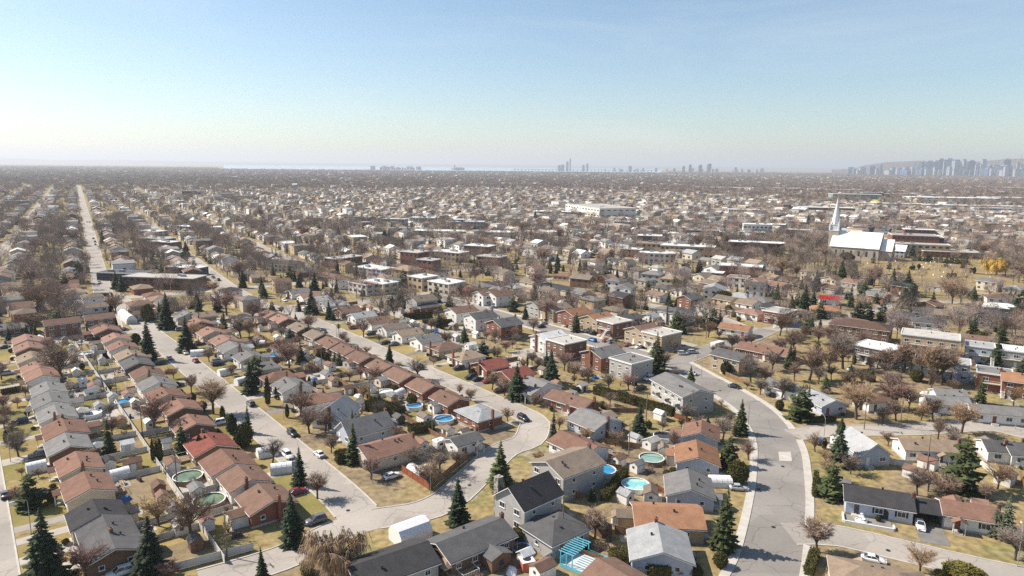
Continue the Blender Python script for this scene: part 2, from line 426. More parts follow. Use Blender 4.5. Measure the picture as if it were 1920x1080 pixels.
road([SP(346, 293), SP(280, 293), SP(236, 293.5), SP(207, 297), ground(1392, 613), ground(1440, 618), ground(1550, 606), ground(1640, 612), ground(1760, 628), ground(1960, 668)], 8.0)
road([ground(1440, 618), ground(1400, 636), ground(1340, 652), ground(1275, 676)], 9.0, M_asph)
road([ground(1560, 607), ground(1640, 580), ground(1730, 566), ground(1850, 572), ground(1990, 588)], 7.5)
# the far grid: parallel streets and cross streets, left out where the hand-laid quarter, the church and the cemetery are
def open_land(x, y):
    s_, p_ = toSP(x, y)
    if s_ < 352 and p_ < 330: return False
    if math.hypot(x, y) < 430: return False
    if math.hypot(x - 330, y - 590) < 150: return False
    return True
def far_road(f, t0, t1, w):
    run = []
    t = t0
    while t <= t1:
        p = f(t)
        if open_land(*p) and in_view0(*p): run.append(p)
        else:
            if len(run) > 2: road(run, w, None, curb=False, smooth=False)
            run = []
        t += 25
    if len(run) > 2: road(run, w, None, curb=False, smooth=False)
def in_view0(x, y): return y > 60 and abs(x) < y * .80 + 60
for k in list(range(-9, 0)) + list(range(2, 22)):
    far_road(lambda t: SP2(t, 66 * k), -340 if k > 4 else -20, 2300 if k < 5 else 1500, 7.5)
for s_ in (-260, -62, 190, 450, 720, 1010, 1320, 1650):
    far_road(lambda t: SP2(s_, t), -620, 1400, 8.0 if s_ != -62 else 11.0)
lay_roads()

# ------------------------------------------------------------------ occupancy
OCC = {}
def occupy(x, y, r):
    for i in range(int((x - r) // 12), int((x + r) // 12) + 1):
        for j in range(int((y - r) // 12), int((y + r) // 12) + 1):
            OCC.setdefault((i, j), []).append((x, y, r))
def taken(x, y, r):
    for i in range(int((x - r) // 12), int((x + r) // 12) + 1):
        for j in range(int((y - r) // 12), int((y + r) // 12) + 1):
            for (a, b, q) in OCC.get((i, j), ()):
                if (a - x) ** 2 + (b - y) ** 2 < (q + r) ** 2: return True
    return False
def in_view(x, y, margin=40):
    if y < 60: return False
    return abs(x) < y * 0.76 + margin
# ------------------------------------------------------------------ houses
def wall_mesh(w, d, h, ridge, rise):
    mb = MB()
    if rise <= 0: mb.box((0, 0, h / 2), (w, d, h))
    elif ridge == 'x': mb.prism([(-d / 2, 0), (d / 2, 0), (d / 2, h), (0, h + rise), (-d / 2, h)], -w / 2, w / 2, 'x')
    else: mb.prism([(-w / 2, 0), (w / 2, 0), (w / 2, h), (0, h + rise), (-w / 2, h)], -d / 2, d / 2, 'y')
    return mb.mesh('wall', [MATS['wall_c']])
def gable_section(half, h, rise, ov, up, t):
    sl = rise / half
    e = half + ov
    ze = h - ov * sl
    return [(-e, ze + up), (0, h + rise + up), (e, ze + up), (e, ze + up + t), (0, h + rise + up + t), (-e, ze + up + t)]
def roof_mesh(w, d, h, ridge, rise, ov=0.5):
    mb = MB()
    if ridge == 'x': mb.prism(gable_section(d / 2, h, rise, ov, 0.03, 0.16), -w / 2 - ov, w / 2 + ov, 'x')
    else: mb.prism(gable_section(w / 2, h, rise, ov, 0.03, 0.16), -d / 2 - ov, d / 2 + ov, 'y')
    return mb.mesh('roof', [MATS['roof_b']])
def fascia_mesh(w, d, h, ridge, rise, ov=0.5):
    mb = MB(); o = ov + 0.03
    if ridge == 'x': mb.prism(gable_section(d / 2, h, rise, o, -0.15, 0.172), -w / 2 - o, w / 2 + o, 'x')
    else: mb.prism(gable_section(w / 2, h, rise, o, -0.15, 0.172), -d / 2 - o, d / 2 + o, 'y')
    return mb.mesh('fascia', [M_white])
def hip_mesh(w, d, h, rise, ov=0.5, lo=0.0, hi=0.18, trim=False):
    mb = MB()
    a, b = w / 2 + ov, d / 2 + ov
    z0 = h
    if trim:
        mb.box((0, 0, h - 0.09), (2 * a + 0.05, 2 * b + 0.05, 0.17)); return mb.mesh('fascia', [M_white])
    rx = max(0.0, a - b) if w >= d else 0.0
    ry = max(0.0, b - a) if d > w else 0.0
    E = [(-a, -b), (a, -b), (a, b), (-a, b)]
    R = [(-rx, -ry), (rx, -ry), (rx, ry), (-rx, ry)]
    zt = h + 0.14 + rise
    for k in range(4):
        j = (k + 1) % 4
        mb.face([(*E[k], z0), (*E[j], z0), (*E[j], z0 + 0.14), (*E[k], z0 + 0.14)])
        pts = [(*E[k], z0 + 0.14), (*E[j], z0 + 0.14), (*R[j], zt)]
        if math.dist(R[j], R[k]) > 0.01: pts.append((*R[k], zt))
        mb.face(pts)
    mb.face([(*p, z0) for p in E[::-1]])
    return mb.mesh('roof', [MATS['roof_b']])
def flat_mesh(w, d, h):
    mb = MB(); mb.box((0, 0, h + 0.08), (w + 0.3, d + 0.3, 0.14)); return mb.mesh('roof', [MATS['roof_y']])
def parapet_mesh(w, d, h):
    mb = MB(); t = 0.28; z = h + 0.12; hh = 0.5
    mb.box((0, -d / 2 - 0.16, z), (w + 0.62, t, hh)); mb.box((0, d / 2 + 0.16, z), (w + 0.62, t, hh))
    mb.box((-w / 2 - 0.17, 0, z), (t, d + 0.02, hh)); mb.box((w / 2 + 0.17, 0, z), (t, d + 0.02, hh))
    return mb.mesh('parapet', [M_white])
def window_mesh(w, h):
    mb = MB(); t = 0.09
    for (x, z, a, b) in ((0, h / 2 - t / 2, w, t), (0, -h / 2 + t / 2, w, t)): mb.box((x, -0.03, z), (a, 0.12, b))
    for x in (-w / 2 + t / 2, w / 2 - t / 2): mb.box((x, -0.03, 0), (t, 0.12, h - 2 * t))
    if w > 1.0: mb.box((0, -0.02, 0), (0.06, 0.09, h - 2 * t))
    mb.box((0, -0.07, -h / 2 - 0.04), (w + 0.12, 0.2, 0.07))
    return mb.mesh('window', [M_white])
def pane_mesh(w, h):
    mb = MB(); mb.box((0, -0.008, 0), (w - 0.16, 0.03, h - 0.16)); return mb.mesh('pane', [M_glass])
def add_window(root, x, y, z, rz, w, h, near):
    if near:
        o = ob('window', cached(('win', w, h), lambda: window_mesh(w, h)), root, (x, y, z), rz)
        ob('pane', cached(('pane', w, h), lambda: pane_mesh(w, h)), o)
    else:
        ob('window', cached(('pane2', w, h), lambda: pane_mesh(w + 0.16, h + 0.16)), root, (x, y, z), rz)
def door_mesh(w=0.95, h=2.05):
    mb = MB(); mb.box((0, -0.02, h / 2), (w, 0.1, h)); return mb.mesh('door', [M_white])
def knob_mesh():
    mb = MB(); mb.box((0.36, -0.1, 1.0), (0.07, 0.06, 0.12)); return mb.mesh('handle', [M_black])
def step_mesh(w, d, h, n):
    mb = MB(); mb.box((0, -d / 2, h / 2), (w, d, h))
    for k in range(n): mb.box((0, -d - 0.14 - 0.28 * k, h * (n - k) / (n + 1) / 2), (w * 0.8, 0.28, h * (n - k) / (n + 1)))
    return mb.mesh('step', [M_conc])
def rail_mesh(w, d, z):
    mb = MB()
    for x in (-w / 2, w / 2): mb.box((x, -d / 2, z + 0.95), (0.05, d, 0.06)); mb.box((x, -d + 0.03, z + 0.5), (0.05, 0.05, 1.0))
    mb.box((0, -d, z + 0.95), (w, 0.05, 0.06))
    n = max(2, int(w / 0.35))
    for k in range(1, n): mb.box((-w / 2 + w * k / n, -d, z + 0.5), (0.03, 0.03, 0.9))
    return mb.mesh('railing', [M_white])
def chimney_mesh(h):
    mb = MB(); mb.box((0, 0, h / 2), (0.75, 0.6, h)); mb.box((0, 0, h + 0.05), (0.9, 0.75, 0.1)); mb.tube((0, 0, h + 0.1), (0, 0, h + 0.42), 0.16, 0.14, 8, cap=True)
    return mb.mesh('chimney', [MATS['wall_n']])
def vent_mesh():
    mb = MB(); mb.box((0, 0, 0.15), (0.28, 0.28, 0.5)); mb.box((0, 0, 0.46), (0.46, 0.46, 0.16)); return mb.mesh('vent', [M_black])
def shutter_mesh():
    mb = MB(); mb.box((0, -0.03, 0), (0.38, 0.06, 1.25)); return mb.mesh('shutter', [M_black])
HOUSES = []      # dicts for later: position, size, rotation, short description
LABELS = {}
ORD = ['first', 'second', 'third', 'fourth', 'fifth', 'sixth', 'seventh', 'eighth', 'ninth', 'tenth', 'eleventh', 'twelfth', 'thirteenth', 'fourteenth', 'fifteenth', 'sixteenth', 'seventeenth', 'eighteenth', 'nineteenth', 'twentieth']
def house(xy, rz, w, d, kind, roof, wall, label=None, group=None, ridge='x', near=True, front_windows=True, cat='house', name=None, chimney=None, **kw):
    """local frame: x along the street front, -y is the street side. kind: b bungalow, t two storeys, h hipped bungalow, T hipped two storeys, f flat roof, e three storeys"""
    w, d = round(w * 2) / 2, round(d * 2) / 2
    two, flat, hip = kind in 'tTf', kind in 'fe', kind in 'hT'
    h = {'b': 3.3, 'h': 3.3, 't': 6.0, 'T': 6.0, 'f': 6.6, 'e': 9.3}[kind]
    span = (d if ridge == 'x' else w) / 2
    if hip: span = min(w, d) / 2
    rise = 0 if flat else round(span * kw.get('pitch', 0.36), 2)
    st = {'b': 'bungalow', 'h': 'hip-roofed bungalow', 't': 'two-storey house', 'T': 'two-storey hip-roofed house', 'f': 'flat-roofed duplex', 'e': 'three-storey block'}[kind]
    short = f"{ROOF[roof][0]}-roofed {WALL[wall][0]} {st}"
    name = name or {'b': 'bungalow', 'h': 'bungalow', 't': 'two_storey_house', 'T': 'two_storey_house', 'f': 'duplex', 'e': 'apartment_block'}[kind]
    if kind == 'f' and cat == 'house': cat = 'duplex'
    if kind == 'e' and cat == 'house': cat = 'apartment block'
    root = thing(name, label or short, cat, (xy[0], xy[1], 0), rz, group)
    wm, rm = MATS['wall_' + wall], MATS['roof_' + roof]
    ob('wall', cached(('wall', w, d, h, ridge, 0 if hip else rise), lambda: wall_mesh(w, d, h, ridge, 0 if hip else rise)), root, m=wm)
    if flat:
        rf = ob('roof', cached(('flat', w, d, h), lambda: flat_mesh(w, d, h)), root, m=rm)
        ob('parapet', cached(('par', w, d, h), lambda: parapet_mesh(w, d, h)), root, m=MATS['wall_d'] if kw.get('dark_trim') else M_white)
    elif hip:
        rf = ob('roof', cached(('hip', w, d, h, rise), lambda: hip_mesh(w, d, h, rise)), root, m=rm)
        if near: ob('fascia', cached(('hipf', w, d, h), lambda: hip_mesh(w, d, h, rise, trim=True)), root)
    else:
        rf = ob('roof', cached(('roof', w, d, h, ridge, rise), lambda: roof_mesh(w, d, h, ridge, rise)), root, m=rm)
        ob('fascia', cached(('fas', w, d, h, ridge, rise), lambda: fascia_mesh(w, d, h, ridge, rise)), root)
    if near:
        def fm():
            mb = MB(); mb.box((0, 0, 0.25), (w + 0.06, d + 0.06, 0.5)); return mb.mesh('foundation', [M_found])
        ob('foundation', cached(('found', w, d), fm), root)
        nv = random.choice((1, 2, 2, 3))
        for k in range(nv):
            vx, vy = U(-w * 0.3, w * 0.3), U(0.1, 0.28) * d * random.choice((-1, 1))
            if ridge == 'y' and not flat: vx, vy = U(0.1, 0.28) * w * random.choice((-1, 1)), U(-d * 0.3, d * 0.3)
            if flat: vz = h + 0.15
            elif hip: vz = h + rise * 0.5
            else: vz = h + rise * (1 - (abs(vy) / (d / 2) if ridge == 'x' else abs(vx) / (w / 2))) + 0.15
            ob('vent', cached('vent', vent_mesh), rf, (vx, vy, vz))
        ch = chimney if chimney is not None else (rnd() < 0.45 and not flat)
        if ch:
            cm = MATS['wall_' + random.choice('nnk')]
            sg = -1 if ch == -1 else (1 if ch == 1 and chimney is not None else random.choice((-1, 1)))
            if ridge == 'x': ob('chimney', cached(('chim', h + rise), lambda: chimney_mesh(h + rise * 0.75 + 1.3)), root, (sg * (w / 2 + 0.38), d * U(-.16, .16), 0), m=cm)
            else: ob('chimney', cached(('chim', h + rise), lambda: chimney_mesh(h + rise * 0.75 + 1.3)), root, (w * U(-.16, .16), sg * (d / 2 + 0.3), 0), math.pi / 2 * 0, m=cm)
    # openings, storey by storey
    levels = [1.95] if kind in 'bh' else ([1.7, 4.5] if kind in 'tT' else ([1.9, 4.8] if kind == 'f' else [1.6, 4.4, 7.2]))
    nfr = max(2, int(w / 3.4)); nsd = max(1, int(d / 4.6))
    dk = random.randrange(nfr)
    for li, z in enumerate(levels):
        for k in range(nfr):
            x = -w / 2 + w * (k + 0.5) / nfr
            if li == 0 and k == dk:
                o = ob('door', cached('door', door_mesh), root, (x, -d / 2, 0.5), 0, m=random.choice((M_white, M_white, MATS['wall_d'], M_redwood)))
                if near:
                    ob('handle', cached('knob', knob_mesh), o)
                    ob('step', cached(('step', 1.9, 1.3), lambda: step_mesh(1.9, 1.3, 0.5, 2)), root, (x, -d / 2, 0))
            else:
                add_window(root, x, -d / 2, z, 0, 1.7 if near else 1.5, 1.25, near)
                if near and kw.get('shutters'):
                    for sx in (-1.06, 1.06): ob('shutter', cached('shut', shutter_mesh), root, (x + sx, -d / 2, z))
            if near or k % 2: add_window(root, x + 0.3, d / 2, z, math.pi, 1.2, 1.05, near)
        for k in range(nsd):
            y = -d / 2 + d * (k + 0.5) / nsd
            add_window(root, -w / 2, y, z, -math.pi / 2, 1.0, 1.0, near)
            add_window(root, w / 2, y, z, math.pi / 2, 1.0, 1.0, near)
    if near and kind in 'bh' and kw.get('extras', True):
        if rnd() < .42:      # lean-to or gabled extension at the back
            ew, ed, eh = random.choice((3.5, 4.5, 5.5)), random.choice((2.5, 3.5)), 2.6
            ex = U(-1, 1) * (w / 2 - ew / 2 - .3)
            er = ob('extension', cached(('ext', ew, ed), lambda: wall_mesh(ew, ed + 1, eh, 'y', .8)), root, (ex, d / 2 + ed / 2 - .5, 0), m=wm if rnd() < .6 else MATS['wall_' + random.choice('wcy')])
            ob('extension_roof', cached(('extr', ew, ed), lambda: roof_mesh(ew, ed + 1, eh, 'y', .8, .3)), er, m=rm if rnd() < .7 else MATS['roof_' + random.choice('wlga')])
            add_window(er, 0, ed / 2 + .5, 1.5, math.pi, 1.2, 1.05, False)
        if rnd() < .38:      # gabled porch over the door
            xd = -w / 2 + w * (dk + .5) / nfr
            pr = ob('porch_roof', cached('porchr', lambda: roof_mesh(2.6, 2.0, 2.55, 'y', .7, .2)), root, (xd, -d / 2 - .9, 0), m=rm)
            for sx in (-1.1, 1.1): ob('porch_post', cached('porchp', lambda: (lambda z: (z.box((0, 0, 1.3), (.14, .14, 2.6)), z.mesh('porch_post', [M_white]))[1])(MB())), pr, (sx, -.8, 0))
    if kind in 'fe' and near:      # balconies and outside stairs
        for li, z in enumerate(levels):
            if li == 0: continue
            def bm():
                mb = MB(); mb.box((0, -0.75, -0.1), (w * 0.7, 1.5, 0.16)); return mb.mesh('balcony', [M_conc])
            o = ob('balcony', cached(('balc', w), bm), root, (0, -d / 2 - 0.01, z - 1.2), 0)
            ob('railing', cached(('brail', w), lambda: rail_mesh(w * 0.7, 1.48, 0.0)), o)
        def stm():
            mb = MB()
            for k in range(13): mb.box((0, -1.62 - 0.27 * k, 3.4 - 0.26 * k), (1.0, 0.3, 0.07))
            for sx in (-0.52, 0.52):
                mb.tube((sx, -1.5, 3.45), (sx, -5.0, 0.1), 0.06, 0.06, 4); mb.tube((sx, -1.5, 4.4), (sx, -5.0, 1.05), 0.035, 0.035, 4)
            return mb.mesh('outside_stair', [M_white])
        ob('outside_stair', cached('outstair', stm), root, (w * 0.24, -d / 2, 0))
    r = math.hypot(w, d) / 2 * 0.9
    occupy(xy[0], xy[1], r)
    HOUSES.append(dict(xy=xy, rz=rz, w=w, d=d, h=h + rise, short=short, id=kw.get('id'), root=root, kind=kind, near=near))
    return root
ROT = {'-p': TH - math.pi / 2, '+p': TH + math.pi / 2, '-s': TH, '+s': TH + math.pi}
def lot_parts(xy, rz, w, d, front, back, side, dark=None):
    """lawn in front, yard behind, driveway beside: thin sheets on the ground"""
    def sheet(name, x0, x1, y0, y1, z, m):
        def f():
            mb = MB(); mb.face([(x0, y0, 0), (x1, y0, 0), (x1, y1, 0), (x0, y1, 0)]); return mb.mesh(name, [M_lawn])
        structure(name, cached((name, round(x0, 1), round(x1, 1), round(y0, 1), round(y1, 1)), f), loc=(xy[0], xy[1], z), rz=rz, m=m)
    hw = side / 2
    q = len(HOUSES) % 12 * 0.0006
    sheet('lawn', -hw + 0.1, hw - 0.1, -d / 2 - front, -d / 2, 0.010 + q, random.choice((M_lawn, M_lawn, M_lawng)))
    sheet('back_yard', -hw + 0.1, hw - 0.1, -d / 2 + 0.0, d / 2 + back, 0.002 + q, random.choice((M_lawn, M_lawn, M_lawng, M_lawng, M_soil, M_soil, M_drivec)))
    sx = random.choice((-1, 1))
    dx = sx * (min(hw - 1.6, w / 2 + 0.4))
    sheet('driveway', dx - 1.5, dx + 1.5, -d / 2 - front - 0.1, -d / 2 + 3.5, 0.018 + q, random.choice((M_drive, M_drivec, M_drivec)))
    return dx
ROWS = [
 ('r1', '-p', 'x', 10.0, 9.0, 12.5, 11.7, 'on the side street, its yard ending at the long white fence',
  "A860,800 b m n;A800,690 b m n;A760,560 b d c;A625,370 b r c;A570,205 b r c;A440,70 b g n;E410,1040 b r c;E330,930 b g w;E290,830 b g w;E275,745 b g w;E210,640 b p w;E160,590 b p w;E150,510 b t c;E110,435 b p n;E90,380 b p c"),
 ('r2', '+p', 'x', 9.2, 9.5, 8.0, 7.6, 'on the middle street, its yard ending at the long white fence',
  "B60,460 b b k;B-65,300 b b w;A1760,175 b r c;A1640,40 b R n;E1440,985 b r n;E1335,865 b r n;E1250,770 b r c;E1175,690 b g w;E1110,610 b b c;E960,545 b m d;E930,485 b t c;E870,420 b p w;E830,360 b p c;E770,295 b r n;E660,290 b k w"),
 ('r3', '-p', 'x', 9.5, 9.5, 8.0, 13.0, 'on the middle street, opposite the white-fenced yards',
  "F370,815 h r w;F235,705 b g w;F140,635 h r n;F60,560 h g c;E1850,490 b g w;E1730,425 b g w;E1640,375 b p n;E1540,315 b p c;E1450,245 b p k;E1370,185 b g c;E1330,80 b g n"),
 ('r4', '+p', 'x', 10.5, 8.5, 5.0, 11.3, 'on the bending street, its chimney end towards the corner',
  "F1620,915 h l k;F1400,805 b b k;F1190,720 b b k;F1020,640 b b k;F865,575 b b n;F725,505 b b n;F610,450 b b n;F480,400 b b n;F370,340 b a n;F250,285 b a n;F130,220 b p n;F60,180 b p c"),
 ('r5', '-p', 'y', 9.0, 10.5, 9.0, 13.4, 'on the bending street, its gable facing the road',
  "F1870,620 b R k;F1690,555 b R k;F1530,490 h t w;F1340,425 h b e;F1185,375 b g w;F1050,325 b t w;F935,280 b a w;F835,235 b b w;F740,190 b l w;F640,148 b b n;F510,105 b l w;F415,70 b l w;F325,45 b p w;F235,15 b g w"),
 ('r6', '+p', 'y', 10.0, 12.0, 8.0, 9.0, 'on the duplex street, backing onto the bungalow yards',
  "G220,340 t w w;G390,390 f y n;G620,460 t g k;G880,530 f g y;F1780,245 t m k;F1590,195 t m w;F1470,150 t b w;F1310,105 h m k;F1150,70 t a y"),
 ('r7', '-p', 'y', 10.5, 12.5, 8.5, 9.0, 'on the duplex street, with cars parked in front',
  "G420,165 t o k;G625,200 t o e;G770,240 f y n;G950,285 t r e;G1130,325 f y e;F1720,35 t b w;G120,110 t a y;G200,140 t a e"),
]
RIDGE_Z = {'b': 4.9, 'h': 4.7, 't': 7.7, 'T': 7.5, 'f': 6.8, 'e': 9.5}
for (rid, face, ridge, w, d, front, back, phrase, spec) in ROWS:
    for n_, e in enumerate(spec.split(';')):
        pos, kind, roof, wall = e.split()
        X, Y = pos[1:].split(',')
        xy = at(pos[0], float(X), float(Y), RIDGE_Z[kind])
        s_, p_ = toSP(*xy)
        p_ = {'r1': 16.8, 'r2': 45.8, 'r3': 80.5, 'r4': 114.5, 'r5': 147.5}.get(rid, p_)     # houses of a row share one building line
        if rid in ('r6', 'r7'): p_ = 186.0 if rid == 'r6' else 227.5
        xy = SP(s_, p_ + U(-.5, .5))
        lab = f"{ROOF[roof][0]}-roofed {WALL[wall][0]} {'duplex' if kind=='f' else ('two-storey house' if kind in 'tT' else 'bungalow')}, {ORD[n_]} {phrase}"
        words = lab.split()
        if len(words) > 16: lab = ' '.join(words[:16])
        PH = {'r1': f'{ORD[n_]} from the near end, side street row', 'r2': f'{ORD[n_]} in the row fronting the middle street', 'r3': f'{ORD[n_]} opposite the white-fenced rows, middle street',
              'r4': f'{ORD[n_]} on the bending street, yard side', 'r5': f'{ORD[n_]} with gable to the bending street', 'r6': f'{ORD[n_]} of those backing onto bungalow yards, duplex street', 'r7': f'{ORD[n_]} behind the parked cars, duplex street'}[rid]
        lab = f"{ROOF[roof][0]} roofed {WALL[wall][0]} {'duplex' if kind=='f' else ('two-storey house' if kind in 'tT' else 'bungalow')}, {PH}"
        ww, dd = (w + random.choice((-.5, 0, 0, .5, 1)), d + random.choice((-.5, 0, 0, .5)))
        if rid == 'r1' and n_ < 3: ww = 8.0
        house(xy, ROT[face], ww, dd, kind, roof, wall, lab, 'houses of the ' + {'r1': 'side street', 'r2': 'middle street', 'r3': 'middle street far side', 'r4': 'bending street', 'r5': 'bending street far side', 'r6': 'duplex street', 'r7': 'duplex street far side'}[rid], ridge=ridge)
        HOUSES[-1]['lot'] = (front, back)
        HOUSES[-1]['id'] = f"{ROOF[roof][0]}-roofed {ORD[n_]} house of the " + {'r1': 'side street', 'r2': 'middle street', 'r3': 'middle street, opposite row', 'r4': 'bending street', 'r5': 'bending street, gabled row', 'r6': 'duplex street', 'r7': 'duplex street, parking side'}[rid]
        HOUSES[-1]['dx'] = lot_parts(xy, ROT[face], ww, dd, front, back, 14.0 if rid not in ('r6', 'r7') else 15.5)
